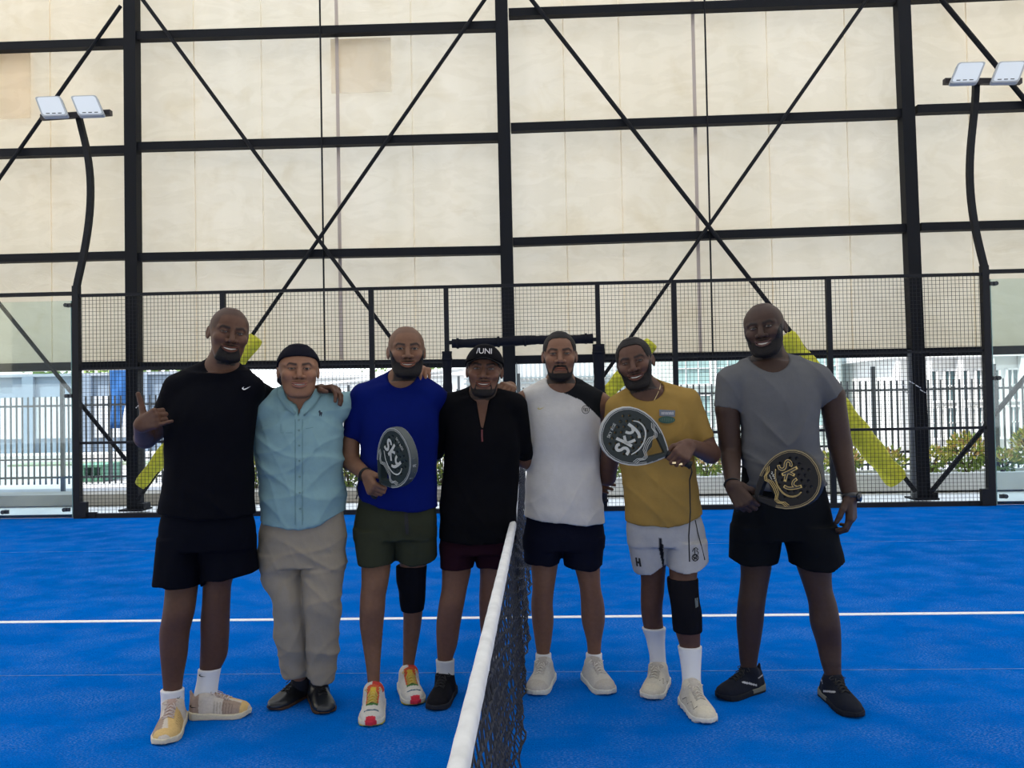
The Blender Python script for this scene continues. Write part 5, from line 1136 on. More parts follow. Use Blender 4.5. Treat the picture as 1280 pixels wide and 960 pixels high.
# neckline bands
def neck_band(S, c, rx, ry, drop, r, col, a0=200, a1=340, Yf=None):
    s_ = sf(S); pts = []
    for k in range(17):
        a = math.radians(a0+(a1-a0)*k/16); p = s_(c[0]+rx*math.cos(a), c[1]-ry*math.sin(a)*1.0, 0.0)
        if p is not None: pts.append(p)
    if len(pts) > 3:
        o = MB().tube(pts, r, 6).build('neck_band', mat('band_%s' % S['seed'], col, 0.9), S['_shirt'], True)
red = mat('zip_red', (0.10, 0.010, 0.015), 0.6)
stroke('zip', P4['_shirt'], sf(P4), [[(602.5, 537), (602.5, 545), (603, 552)]], 0.008, red)
gold = mat('mark_gold', (0.48, 0.40, 0.12), 0.6)
decal('chest_mark', P5['_shirt'], sf(P5), [swoosh(671.5, 509, 10, 5, -0.10)], gold)
ink = mat('mark_black', (0.012, 0.012, 0.014), 0.8)
cc = (732, 512); s5 = sf(P5)
stroke('badge', P5['_shirt'], s5, [[(cc[0]+4.6*math.cos(a*math.pi/10), cc[1]+5.0*math.sin(a*math.pi/10)) for a in range(21)],
      [(729.6, 510.0), (731.3, 510), (731.3, 512.3), (729.6, 512.3), (729.6, 510.0)], [(731.3, 511), (731.3, 514.5)], [(732.6, 510.2), (734.4, 510.2), (734.4, 514.2), (732.6, 514.2), (732.6, 510.2)]], 0.0028, ink)
# mustard shirt: label and oval print
s6 = sf(P6)
decal('chest_label', P6['_shirt'], s6, [[(824, 512), (844, 513), (843.5, 521), (824.5, 520)]], mat('label_grey', (0.13, 0.15, 0.19), 0.7), 0.006)
stroke('chest_lettering', P6['_shirt'], s6, [[(827+2.6*i, 518.3), (827+2.6*i, 515.2), (828.4+2.6*i, 515.2), (828.4+2.6*i, 518.3)] for i in range(6)], 0.0022, mat('label_white', (0.6, 0.6, 0.62), 0.7), 0.009)
decal('chest_print', P6['_shirt'], s6, [[(833.5+10.5*math.cos(a*math.pi/12), 524.8+4.6*math.sin(a*math.pi/12)) for a in range(24)]], mat('print_green', (0.025, 0.075, 0.055), 0.7), 0.006)
stroke('print_lines', P6['_shirt'], s6, [[(826+2.2*i, 522.2+abs(i-3)*.3), (826.6+2.2*i, 527.4-abs(i-3)*.3)] for i in range(8)], 0.0016, mat('print_pale', (0.12, 0.20, 0.16), 0.7), 0.009)
b6 = surface(P6['_bottom'])
decal('shorts_mark', P6['_bottom'], b6, [[(794.0, 697), (796.3, 697), (796.6, 701.5), (798.2, 701.7), (797.9, 697.4), (800.1, 697.8), (801.8, 708.5), (799.5, 708.3), (798.8, 704.6), (797.1, 704.3), (797.7, 708), (795.5, 707.6)]], ink)
stroke('shorts_crest', P6['_bottom'], b6, [[(869+3.9*math.cos(a*math.pi/8), 697+4.2*math.sin(a*math.pi/8)) for a in range(17)], [(869+2.2*math.cos(a*math.pi/6), 696+2.4*math.sin(a*math.pi/6)) for a in range(13)],
      [(865.5, 689.5), (867, 686), (870, 684.5), (872.5, 686.5), (871, 688)], [(868.4, 685), (868.6, 693)], [(866.2, 695.5), (871.8, 699.5)], [(871.5, 693.5), (867, 700)], [(870.5, 688.5), (873, 690.5), (872.5, 693)]], 0.0038, ink)
stroke('shorts_piping', P6['_bottom'], b6, [[(869, 650), (872, 665), (876, 680), (881, 700)]], 0.005, ink)
b3 = surface(P3['_bottom'])
stroke('drawstring', P3['_bottom'], b3, [[(506.5, 641), (507, 655), (508.5, 668)], [(508.5, 641), (509.5, 655), (509.5, 667)]], 0.009, ink)
# dark knee brace patches
for bc in P6['braces']:
    sb = surface(bc['o']); decal('brace_patch', bc['o'], sb, [[(868.5, 748), (872.5, 747), (873, 758), (869.5, 760)]], mat('patch_grey', (0.10, 0.12, 0.12), 0.7))
    decal('brace_patch', bc['o'], sb, [[(850, 722.5), (855, 722), (855, 724), (850, 724.5)]], print_pink)
# sock marks
def shoes_of(S): return sorted([o for o in bpy.data.objects if o.parent == parent_of(S) and o.name.startswith('shoe')], key=lambda o: o.name)
def kids(S, nm): return sorted([o for o in bpy.data.objects if o.parent == parent_of(S) and o.name.startswith(nm)], key=lambda o: o.name)
zz = mat('zigzag_grey', (0.05, 0.05, 0.055), 0.7)
sh6 = shoes_of(P6); stroke('side_zigzag', sh6[1], surface(sh6[1]), [[(853, 874), (857.5, 871.5), (859, 880), (864.5, 877), (867, 886.5), (871.5, 883)]], 0.0030, zz)
stroke('side_zigzag', sh6[0], surface(sh6[0]), [[(824, 851), (829, 848), (829, 855), (834, 851), (834, 858)]], 0.0022, zz)
sh1 = shoes_of(P1); decal('side_mark', sh1[1], surface(sh1[1]), [swoosh(238, 880, 9, 6, 0.45)], ink)
sk1 = kids(P1, 'sock'); decal('sock_mark', sk1[1], surface(sk1[1]), [swoosh(249, 842, 10, 5, 0.35)], ink); decal('sock_mark', sk1[0], surface(sk1[0]), [swoosh(220.5, 872, 6, 4, -0.5)], ink)
# jewellery, cords, watch
cord = mat('black_cord', (0.006, 0.006, 0.007), 0.7); goldm = mat('gold', (0.75, 0.60, 0.35), 0.3, 0.8); blackp = mat('watch_black', (0.015, 0.016, 0.02), 0.35)
def ring_obj(name, c, axis, r, t, m, parent, n=20, sq=1.0):
    a = nrm(axis); u = nrm(np.cross(a, V(0.3, 0.2, 1))); v = np.cross(a, u); pts = [c+(u*math.cos(2*math.pi*k/n)+v*math.sin(2*math.pi*k/n)*sq)*r for k in range(n+1)]
    return MB().tube(pts, t, 6, False).build(name, m, parent, True)
def wrist(S, i):
    a = S['arms'][i]['pts']; w_ = S.get('wrist_%d' % i, J(*a[-1])); return w_, nrm(w_-J(*a[-2]))
p3 = parent_of(P3); w3, d3 = wrist(P3, 0); ring_obj('bracelet', w3-d3*0.012, d3, 0.033, 0.0035, cord, p3); ring_obj('bracelet', w3-d3*0.002, d3+V(.2, 0, .2), 0.033, 0.003, cord, p3)
MB().tube([w3+V(-.034, -.01, -.02), w3+V(-.045, -.01, -.055), w3+V(-.040, -.01, -.085), w3+V(-.05, -.01, -.11)], 0.0032, 6).build('bracelet_cord', cord, p3, True)
p7 = parent_of(P7); w7, d7 = wrist(P7, 0); ring_obj('wristband', w7-d7*0.01, d7, 0.038, 0.004, cord, p7)
wl, dl = wrist(P7, 1); c7 = wl-dl*0.004
mb = MB(); mb.tube([c7-dl*0.012, c7+dl*0.012], 0.0400, 20); watch = mb.build('watch', blackp, p7, True)
fd = nrm(V(0.75, -0.65, 0)); mb = MB(); mb.tube([c7+fd*0.034, c7+fd*0.049], 0.021, 16); mb.build('watch_case', mat('watch_case', (0.04, 0.045, 0.055), 0.25, 0.5), watch, True)
p6 = parent_of(P6)
hc6 = P6['_hc']; s6n = sf(P6)
body6 = [c for c in bpy.data.objects if c.parent == p6 and c.name.startswith('body')][0]; sb6 = surface(body6)
pts = [sb6(x, y, 0.003) for x, y in ((826, 478), (825, 485), (822, 492), (819, 498), (817, 502))]; pts = [p for p in pts if p is not None]
if len(pts) > 2: MB().tube(pts, 0.0018, 5).build('necklace', goldm, p6, True); MB().box(tuple(pts[-1]+V(0, -.003, -.006)), (0.008, 0.004, 0.012)).build('pendant', goldm, p6)
for x, y in ((842.5, 578.5), (850.5, 580)):
    p = sb6(x, y, 0.002)
    if p is not None: MB().box(tuple(p), (0.016, 0.008, 0.008)).build('ring', goldm, p6)
for x, y in ((641, 500),):
    pass

# ================================================================== padel rackets
def racket(name, label, butt, a, s, face, rim, sidec, letters, small, gold_style=False, grip=(0.008, 0.008, 0.010)):
    a = nrm(a); s = np.array(s, float); s = nrm(s-a*(s@a)); n = np.cross(s, a)         # n looks out of the lettered face
    root = empty(name, butt); tag(root, label, 'racket', 'padel rackets held by the men')
    W = lambda q: butt+np.asarray(q)[..., 0:1]*s+np.asarray(q)[..., 1:2]*n+np.asarray(q)[..., 2:3]*a
    ak = np.array([0, .120, .128, .14, .165, .195, .23, .265, .30, .335, .37, .40, .425, .44, .450, .456]); wk = np.array([.016, .016, .020, .034, .060, .086, .108, .122, .1295, .1305, .124, .109, .087, .066, .042, .0])
    def outline(p, off=0.0):
        A_ = p[..., 2]; x = np.abs(p[..., 0]); d = None
        t = np.linspace(0.128, 0.456, 70); wv = np.interp(t, ak, wk); P2_ = np.stack([wv, t], -1)
        # distance to a polygonal outline, signed by the width test
        best = np.full(x.shape, 9.0, np.float32)
        for i in range(len(t)-1):
            dx, dz = P2_[i+1]-P2_[i]; L2 = dx*dx+dz*dz; u = np.clip(((x-P2_[i, 0])*dx+(A_-P2_[i, 1])*dz)/L2, 0, 1)
            best = np.minimum(best, (x-P2_[i, 0]-u*dx)**2+(A_-P2_[i, 1]-u*dz)**2)
        best = np.sqrt(best); ins = (x < np.interp(A_, t, wv)) & (A_ > 0.128) & (A_ < 0.456); return np.where(ins, -best, best)
    def two(pts2):  # evaluate the outline on a 2D slice
        return outline(pts2)
    F = Field((-0.145, -0.026, 0.105), (0.145, 0.026, 0.468), 0.0028)
    sl2 = np.stack(np.meshgrid(F.ax[0], [0.0], F.ax[2], indexing='ij'), -1); o2 = two(sl2)[:, 0, :]
    x2 = np.abs(sl2[:, 0, :, 0]); z2 = sl2[:, 0, :, 2]
    tri = np.maximum(x2-np.clip((z2-0.142)*0.80, -1, 0.052), z2-0.205-0.3*x2)   # open throat
    o2 = np.maximum(o2, -tri)
    holes = []
    for r_ in range(7):
        for c_ in range(-3, 4):
            hx = c_*0.028+(0.014 if r_ % 2 else 0); hz = 0.255+r_*0.026
            if (hx/0.098)**2+((hz-0.325)/0.088)**2 < 1: holes.append((hx, hz))
    for hx, hz in holes: o2 = np.maximum(o2, 0.0052-np.sqrt((sl2[:, 0, :, 0]-hx)**2+(z2-hz)**2))
    y_ = np.abs(F.ax[1])-0.019; F.d = (np.sqrt(np.maximum(o2[:, None, :]+0.004, 0)**2+np.maximum(y_[None, :, None]+0.004, 0)**2)-0.004+np.minimum(np.maximum(o2[:, None, :]+.004, y_[None, :, None]+.004), 0)).astype(np.float32)
    v, q = F.mesh(); qx = v.copy(); t = np.tile(np.asarray(face, float), (len(v), 1)); oo = outline(np.stack([v[:, 0], v[:, 1]*0, v[:, 2]], -1))
    side_ = (oo > -0.006); t[side_] = sidec
    frame = new_mesh('head', W(v), q, mat('racket_paint', (0.03, 0.03, 0.03), 0.5, 0, 0.25, attr=True), root, True, t)
    g = MB(); zs = np.linspace(0.0, 0.128, 18); vs = []; 
    for k_, z in enumerate(zs):
        rr = 0.0155+0.0012*(k_ % 2)+(0.004 if k_ == 0 else 0)
        for m_ in range(12):
            th = 2*math.pi*m_/12; vs.append(W(V(rr*math.cos(th)*1.05, rr*math.sin(th)*0.88, z)))
    fs = [tuple(range(12))[::-1], tuple(range(17*12, 18*12))]+[(i*12+m_, i*12+(m_+1) % 12, (i+1)*12+(m_+1) % 12, (i+1)*12+m_) for i in range(17) for m_ in range(12)]
    new_mesh('grip', vs, fs, mat('grip_tape', grip, 0.8, bump=0.4, bscale=80), root, True)
    # lettering on the face
    def P(x, y, k=0.0195): return W(V(x, k, 0.318+y))
    big = [[(-.052, .026), (-.060, .034), (-.074, .033), (-.080, .022), (-.072, .010), (-.060, .002), (-.056, -.012), (-.066, -.024), (-.082, -.022)],
           [(-.034, .052), (-.034, .010), (-.036, -.028)], [(-.008, .024), (-.032, .000), (-.004, -.030)],
           [(.010, .026), (.014, .006), (.028, -.004), (.040, .006)], [(.048, .030), (.042, .000), (.030, -.030), (.012, -.044)],
           [(-.072, -.042), (-.040, -.062), (.000, -.070), (.040, -.062), (.066, -.040), (.076, -.010), (.070, .016)]]
    wd = [0.0135, 0.0135, 0.0125, 0.0125, 0.0135, 0.007]
    def smooth(ln, k=4):
        a_ = np.array(ln); n_ = len(a_); out = []
        for i in range(n_-1):
            p0, p1, p2_, p3_ = a_[max(i-1, 0)], a_[i], a_[i+1], a_[min(i+2, n_-1)]
            for j in range(k): u = j/k; out.append(0.5*((2*p1)+(-p0+p2_)*u+(2*p0-5*p1+4*p2_-p3_)*u*u+(-p0+3*p1-3*p2_+p3_)*u**3))
        return [tuple(o) for o in out]+[tuple(a_[-1])]
    mb = MB(); mi = MB()
    for ln, w_ in zip(big, wd):
        sl = smooth(ln); ww = [w_*(0.35+0.65*math.sin(math.pi*min(1, max(0, (i+1)/(len(sl)+1))))**0.5) for i in range(len(sl))] if w_ < 0.01 else w_
        mb.ribbon([P(x, y) for x, y in sl], ww, n, 0.0006)
        if gold_style: mi.ribbon([P(x, y, 0.0203) for x, y in sl[1:-1]], [max(0.002, (w_ if not hasattr(ww, '__len__') else ww[i+1])-0.0055) for i in range(len(sl)-2)], n, 0.0005)
    mb.build('big_lettering', letters, frame)
    if gold_style: mi.build('letter_fill', mat('racket_black', (0.008, 0.008, 0.010), 0.4), frame)
    mb = MB()
    if gold_style:      # a short line of script on the throat side
        mb.ribbon([P(-.070+.004*i, -.066+.006*math.sin(i*2.1)) for i in range(12)], 0.0035, n, 0.0006); mb.ribbon([P(-.062+.004*i, -.082+.003*math.sin(i*2.6)) for i in range(7)], 0.0025, n, 0.0006); mb.build('small_lettering', silver, frame)
    else: text_mesh(small, 0.020, P(-.012, .086, 0.0195), s, a, n, mb, 0.0008, 0.95); mb.build('small_lettering', letters, frame)
    # rim lines following the outline on both faces
    tt_ = np.linspace(0.19, 0.4555, 44); ww_ = np.interp(tt_, ak, wk); half = np.stack([ww_, tt_], -1); full = np.concatenate([half, (half*[-1, 1])[::-1]]); nr_ = []
    for i in range(len(full)):
        d_ = nrm(full[min(i+1, len(full)-1)]-full[max(i-1, 0)]); nr_.append((-d_[1], d_[0]))
    rm_ = MB(); nr_ = np.array(nr_)
    for off, w_ in ((0.0045, 0.0050), (0.0120, 0.0022)):
        q_ = full+nr_*off; q_ = [tuple(c) for c in q_ if c[1] > 0.14]
        for f_ in (1, -1): rm_.ribbon([W(V(x_, f_*0.0192, z_)) for x_, z_ in q_], w_, n*f_, 0.0006)
    rm_.build('rim_lines', mat('rim_%d' % int(rim[0]*100), rim, 0.5), frame)
    # stepped lines across the throat
    tl_ = MB()
    for k_, dz in enumerate((0, .008, .016)):
        for sx_ in (-1, 1):
            tl_.ribbon([P(sx_*x, y) for x, y in ((.098, -.080+dz), (.078, -.090+dz), (.066, -.108+dz*.8), (.050, -.114+dz*.8), (.030, -.098+dz), (0, -.094+dz))], 0.0026, n, 0.0005)
    tl_.build('throat_lines', letters if not gold_style else mat('racket_gold', (0.42, 0.31, 0.11), 0.4, 0.4), frame)
    return root, W, frame
silver = mat('racket_silver', (0.46, 0.46, 0.42), 0.5); goldp = mat('racket_gold', (0.42, 0.31, 0.11), 0.4, 0.4)
a3, c3 = A3, C3
r3 = racket('padel_racket', 'dark green and silver padel racket held low by the man in the blue shirt', c3-a3*0.318, a3, (.5, -.41, -.8), (0.012, 0.020, 0.020), (0.30, 0.31, 0.30), (0.060, 0.070, 0.070), silver, 'SKY RISE')
mb = MB(); W3 = r3[1]; n3 = np.cross(nrm(V(.5, -.41, -.8)-a3*(V(.5, -.41, -.8)@a3)), a3); s3_ = np.cross(a3, n3)
_ak = np.array([.23, .265, .30, .335, .37, .40, .425, .44, .45]); _wk = np.array([.108, .122, .1295, .1305, .124, .109, .087, .066, .042])
for i, ch in enumerate('UREAME'):      # block letters round the rim
    z = 0.420-i*0.020; wv = np.interp(z, _ak, _wk); dw = (np.interp(z+.004, _ak, _wk)-np.interp(z-.004, _ak, _wk))/.008
    tdir = -nrm(W3(V(wv+dw*.01, 0, z+.01))-W3(V(wv, 0, z))); up = W3(V(0, 1, 0))-W3(V(0, 0, 0)); 
    text_mesh(ch, 0.026, W3(V(wv+.0015, 0, z)), tdir, up if False else -up*-1, np.cross(tdir, up), mb, 0.0015)
mb.build('rim_lettering', silver, r3[2])
a6, c6 = A6, C6
r6 = racket('padel_racket', 'grey green padel racket with big cream lettering held across the mustard shirt', c6-a6*0.318, a6, (.46, 0.02, .88), (0.022, 0.028, 0.026), (0.38, 0.38, 0.36), (0.34, 0.34, 0.33), silver, 'SKY RISE')
a7, c7_ = A7, C7
r7 = racket('padel_racket', 'black padel racket with gold outlines held by the man in the grey shirt', c7_-a7*0.318, a7, (.36, -.38, -.85), (0.004, 0.004, 0.006), (0.22, 0.17, 0.08), (0.012, 0.012, 0.014), goldp, 'sky', True)
# wrist cord hanging from the butt of the mustard man's racket
bt6 = c6-a6*0.318; cordpts = [bt6, bt6+V(.004, -.005, -.03), J(862, 600, 3.38), J(863, 640, 3.38), J(861, 670, 3.38), J(862, 702, 3.38)]
MB().tube(cordpts, 0.0032, 6).build('wrist_cord', cord, r6[0], True)

# ================================================================== the net, seen along its length
net = empty('padel_net', (0.08, 5.0, 0)); tag(net, 'dark knotted court net with a white top tape running away from the camera', 'net')
def ztop(y): t = (y-0.1)/9.7; return 0.88+0.04*(2*t-1)**2-0.006
def xnet(y, z):
    h_ = ztop(y); u = 1-z/h_; sway = 0.012*math.sin(1.9*y+0.6)+0.008*math.sin(4.3*y+1.1)
    return 0.066-0.125*max(0, y-3.6)/6.2*(1-u)+0.030*u**2+u*sway+0.022*math.exp(-((y-5.4)/0.8)**2)*u**2+0.010*math.sin(9*y)*u**3
tape = mat('net_tape', (0.62, 0.62, 0.62), 0.75, var=0.10, vscale=20, bump=0.15, bscale=25, bheight=0.003)
ys = np.linspace(0.1, 9.8, 160); vs = []; fs = []
prof = [(-.012, -.044), (-.017, -.030), (-.017, -.010), (-.011, .001), (0, .004), (.011, .001), (.016, -.010), (.017, -.030), (.012, -.046)]
for i, y in enumerate(ys):
    for k, (dx, dz) in enumerate(prof): vs.append((xnet(y, ztop(y))+dx+0.0005*math.sin(40*y+k), y, ztop(y)+dz+0.0022*math.sin(57*y)*(k in (0, 8))))
npf = len(prof)
for i in range(len(ys)-1):
    for k in range(npf): a0, a1 = i*npf+k, i*npf+(k+1) % npf; fs.append((a0, a1, a1+npf, a0+npf))
fs += [tuple(range(npf))[::-1], tuple(range((len(ys)-1)*npf, len(ys)*npf))]
new_mesh('top_tape', vs, fs, tape, net, True)
netm = mat('net_strand', (0.012, 0.014, 0.022), 0.7)
mb = MB(); P_ = 0.040; ny = int(9.7/P_); nz = 20
grid = [[None]*(nz+1) for _ in range(ny+1)]; rgn = np.random.default_rng(8)
for i in range(ny+1):
    y = 0.1+i*9.7/ny
    for j in range(nz+1):
        zt = ztop(y)-0.03; z = zt-(zt-0.035)*(j/nz)**1.0; zz = z-0.010*abs(math.sin(3*y))*(j/nz) ; o_ = 0.009*math.sin(2.1*j+0.9*i)*(0.4+j/nz)
        grid[i][j] = V(xnet(y, z)+o_+rgn.uniform(-.0035, .0035), y+0.012*math.sin(j*1.1+i*0.3)*(j/nz), zz+rgn.uniform(-.003, .003))
for i in range(ny+1):
    for j in range(nz):
        mb.beam(grid[i][j], grid[i][j+1], 0.0042, 0.0042)
for i in range(ny):
    for j in range(1, nz+1): mb.beam(grid[i][j], grid[i+1][j], 0.0042 if j < nz else 0.007, 0.0042 if j < nz else 0.007)
o = mb.build('net_mesh', netm, net); o['kind'] = 'stuff'
MB().box((0.07, 9.86, 0.47), (0.08, 0.08, 0.94)).box((0.07, 9.86, 0.01), (0.3, 0.16, 0.02)).build('net_post', fence_paint, net)
MB().box((0.07, 0.05, 0.47), (0.08, 0.08, 0.94)).box((0.07, 0.05, 0.01), (0.3, 0.16, 0.02)).build('net_post', fence_paint, net)

# ================================================================== yard, street and buildings beyond the hall
rail_grey = mat('palisade_grey', (0.085, 0.10, 0.115), 0.5)
# low kerb and planter walls just outside
structure(MB().box((-9.0, 11.75, 0.06), (18.0, 0.5, 0.17)).build('trim_3', mat('kerb_buff', (0.36, 0.33, 0.28), 0.85, var=0.12, vscale=2.5)))
pl = MB().box((4.9, 11.75, 0.12), (9.6, 0.12, 0.26)).box((4.9, 12.75, 0.10), (9.6, 0.10, 0.22)).box((4.9, 12.25, 0.09), (9.6, 0.9, 0.16)).box((0.1, 12.25, 0.10), (0.1, 1.0, 0.22))
structure(pl.build('trim_4', mat('planter_white', (0.66, 0.66, 0.64), 0.8, var=0.06, vscale=2)))
# palisade railing
PY = 13.0
pf = empty('palisade_railing', (0, PY, 0)); tag(pf, 'long dark grey palisade railing of slim upright bars beyond the planters', 'railing')
bar = MB().box((0, 0, 0.92), (0.026, 0.016, 1.52)).build('bar', rail_grey, pf); bar.matrix_parent_inverse = Matrix.Identity(4); bar.location = (-9.9, 0, 0)
x = -9.9; k = 0
while x < 9.9:
    x += 0.1025; k += 1
    if abs(((x+8.06) % 1.98)) < 0.05: continue
    c = bar.copy(); COL.objects.link(c); c.parent = pf; c.location = (x, 0, 0)
post = MB().box((0, 0, 0.96), (0.062, 0.05, 1.92)).build('post', rail_grey, pf); post.matrix_parent_inverse = Matrix.Identity(4); post.location = (-10.04, 0, 0)
for i in range(1, 11):
    c = post.copy(); COL.objects.link(c); c.parent = pf; c.location = (-10.04+1.98*i, 0, 0)
for z in (0.28, 1.52): MB().box((0, PY, z), (20.0, 0.03, 0.035)).build('rail', rail_grey, pf)

# shrubs with yellow green leaves in the planter
leafc = []
for nm, col in (('leaf_green', (0.26, 0.36, 0.07)), ('leaf_yellow', (0.72, 0.66, 0.16)), ('leaf_orange', (0.66, 0.40, 0.16))): leafc.append(mat(nm, col, 0.6))
wood = mat('twig', (0.12, 0.08, 0.05), 0.9)
def foliage(name, parent, c, r, n, size, mats, seed, up=0.5, flat=1.0):
    rg = np.random.default_rng(seed); vs = []; fs = []; mi = []
    for i in range(n):
        u = rg.normal(size=3); u /= np.linalg.norm(u); rr = rg.uniform(0.35, 1.0)**0.5; p = c+u*np.array(r)*rr
        d = nrm(u+V(0, 0, up)+rg.normal(size=3)*0.6); s = nrm(np.cross(d, rg.normal(size=3))); L = size*rg.uniform(.8, 1.5); w_ = L*0.5; m_ = nrm(np.cross(s, d))
        b = len(vs); vs += [p, p+d*L*.5+s*w_*.5+m_*L*.06, p+d*L, p+d*L*.5-s*w_*.5+m_*L*.06]; fs += [(b, b+1, b+2, b+3)]; mi.append(rg.integers(0, len(mats)) if p[2] > c[2]-r[2]*0.2 else 0)
    o = new_mesh(name, vs, fs, mats, parent); o.data.polygons.foreach_set('material_index', np.array(mi, dtype=np.int32)); o['kind'] = 'stuff'; return o
def shrub(x, y, h, w_, seed, label, mats=None, n=None, z0=0.17):
    t = empty('shrub', (x, y, z0)); tag(t, label, 'shrub', 'shrubs in the planter'); rg = np.random.default_rng(seed); mb = MB()
    for i in range(7):
        a = rg.uniform(0, 6.28); mb.tube([(x, y, z0), (x+math.cos(a)*w_*.2, y+math.sin(a)*w_*.2, z0+h*.5), (x+math.cos(a)*w_*.4, y+math.sin(a)*w_*.35, z0+h*.85)], [0.012, 0.009, 0.005], 5)
    mb.build('stems', wood, t); foliage('leaves', t, V(x, y, z0+h*0.55), (w_*0.5, w_*0.42, h*0.46), n or int(420*h*w_/.25), 0.075, mats or [leafc[0], leafc[0], leafc[1], leafc[1], leafc[1], leafc[2]], seed)
SH = [(1.30, .45, .55, 'leafy green planter shrub seen between the white top and the mustard shirt'), (2.86, .45, .6, 'yellow green planter shrub seen between the mustard and grey shirts'),
      (4.98, .42, .6, 'planter shrub seen beside the hanging arm of the man in grey'), (5.72, .40, .48, 'small orange tipped planter shrub just left of the right steel column'), (6.36, .42, .48, 'low yellow planter shrub just right of the right steel column'),
      (6.93, .62, .60, 'tall yellow planter shrub under the lower right brace, by the end post'), (7.48, .36, .40, 'small planter shrub seen at the left edge of the right glass'), (7.98, .74, .62, 'tallest planter shrub, yellow and orange, seen through the right glass')]
for i, (x, h, w_, lb) in enumerate(SH): shrub(x, 12.3, h, w_, 30+i, lb)
SG = [(-4.42, .60, .5, 'green shrub seen between the tall man and the teal shirt'), (-2.87, .66, .50, 'green shrub seen between the teal shirt and the blue shirt'), (-1.38, .66, .50, 'green shrub seen between the blue shirt and the black henley')]
for i, (x, h, w_, lb) in enumerate(SG): shrub(x, 12.3, h, w_, 60+i, lb, [leafc[0], leafc[0], leafc[1]], z0=0.0)

# boundary wall on the left with piers, with trees behind it
bw = empty('boundary_wall', (-18, 24, 0)); tag(bw, 'long blue grey boundary wall with piers across the road at the left', 'wall')
bluegrey = mat('render_bluegrey', (0.20, 0.26, 0.34), 0.8, var=0.08, vscale=0.8); palebg = mat('render_pale', (0.50, 0.53, 0.57), 0.8, var=0.06, vscale=0.7)
MB().box((-19, 24.0, 1.25), (16.4, 0.2, 2.5)).build('wall_body', bluegrey, bw)
MB().box((-19, 23.96, 2.52), (16.6, 0.34, 0.09)).build('coping', mat('coping_grey', (0.30, 0.34, 0.40), 0.8), bw)
xs = [-26.5, -24.3, -22.1, -19.9, -17.7, -15.85, -14.0, -12.2]
for i, x in enumerate(xs):
    MB().box((x, 23.86, 1.25), (0.36, 0.16, 2.48)).build('pier', bluegrey, bw)
    if i: MB().box(((x+xs[i-1])/2, 23.88, 1.18), (x-xs[i-1]-0.42, 0.05, 1.30)).build('infill_panel', palebg, bw)
MB().box((-19, 23.2, 0.03), (17, 1.4, 0.10)).build('footing', mat('kerb_pale', (0.55, 0.55, 0.55), 0.9), bw)
lg1 = mat('tree_leaf_light', (0.22, 0.34, 0.09), 0.7); lg2 = mat('tree_leaf_dark', (0.07, 0.14, 0.04), 0.7)
def tree(x, y, zc, r, label, seed, n=900):
    t = empty('tree', (x, y, 0)); tag(t, label, 'tree', 'trees beyond the yard'); MB().tube([(x, y, 0), (x+.1, y, zc*.6), (x, y, zc)], [0.16, 0.12, 0.08], 8).build('trunk', wood, t)
    foliage('crown', t, V(x, y, zc), r, n, 0.30, [lg1, lg1, lg2], seed)
tree(-21.5, 26.5, 3.4, (2.6, 1.5, 1.5), 'leafy tree over the boundary wall at the far left', 1)
tree(-17.0, 28.9, 3.3, (2.4, 1.5, 1.3), 'leafy tree over the boundary wall next to the blue banner', 2)
tree(-13.0, 26.4, 3.3, (2.2, 1.5, 1.4), 'leafy tree behind the blue banner', 3)
tree(-6.9, 44.5, 4.6, (4.6, 1.5, 1.9), 'bright green tree above the white roof, seen right of the teal shirt', 4, 1200)
# blue banner on a pole
bn = empty('banner', (-8.0, 15.0, 0)); tag(bn, 'tall bright blue fabric banner on a pole behind the fence at the left', 'banner')
bA = J(137, 456, 15.0); bB = J(160, 535, 15.0)
vs = []; nb = 14
for i in range(nb+1):
    t = i/nb; z = bA[2]+0.5-(bA[2]+0.5-bB[2])*t
    wd = (bB[0]-bA[0])*(1.0 if t < .55 else 1.0-(t-.55)*0.9)
    for j in range(5): vs.append((bA[0]+0.02+wd*j/4, 15.0+0.03*math.sin(j*2+i*.8), z))
fs = [(i*5+j, i*5+j+1, (i+1)*5+j+1, (i+1)*5+j) for i in range(nb) for j in range(4)]
o = new_mesh('cloth', vs, fs, mat('banner_blue', (0.03, 0.16, 0.50), 0.7, var=0.15, vscale=5), bn, True); sd_ = o.modifiers.new('s', 'SOLIDIFY'); sd_.thickness = 0.01
MB().tube([(bA[0], 15.03, 0), (bA[0], 15.03, bA[2]+0.6)], 0.03, 8).build('pole', rail_grey, bn)
# things on the road at the left
gb = empty('green_crate', (-9.6, 16.4, 0)); tag(gb, 'low teal green crate lying on the road behind the left railing', 'crate')
gm_ = mat('crate_green', (0.09, 0.24, 0.17), 0.6)
cx, cy = G(122, 597)[0], G(122, 597)[1]; gb.location = (cx, cy, 0)
MB().box((cx, cy, 0.0), (0.62, 0.7, 0.10)).build('base', gm_, gb)
for dx in (-.29, -.1, .1, .29): MB().box((cx+dx, cy, 0.14), (0.05, 0.72, 0.24)).build('slat', gm_, gb)
MB().box((cx, cy, 0.27), (0.66, 0.74, 0.05)).build('rim', gm_, gb)
p = G(205/4.57, 600); grass = mat('grass_patch', (0.22, 0.27, 0.20), 0.95, var=0.3, vscale=3)
structure(MB().box((-12.0, 20.6, -0.05), (4.0, 0.9, 0.08)).build('grass_verge', grass))

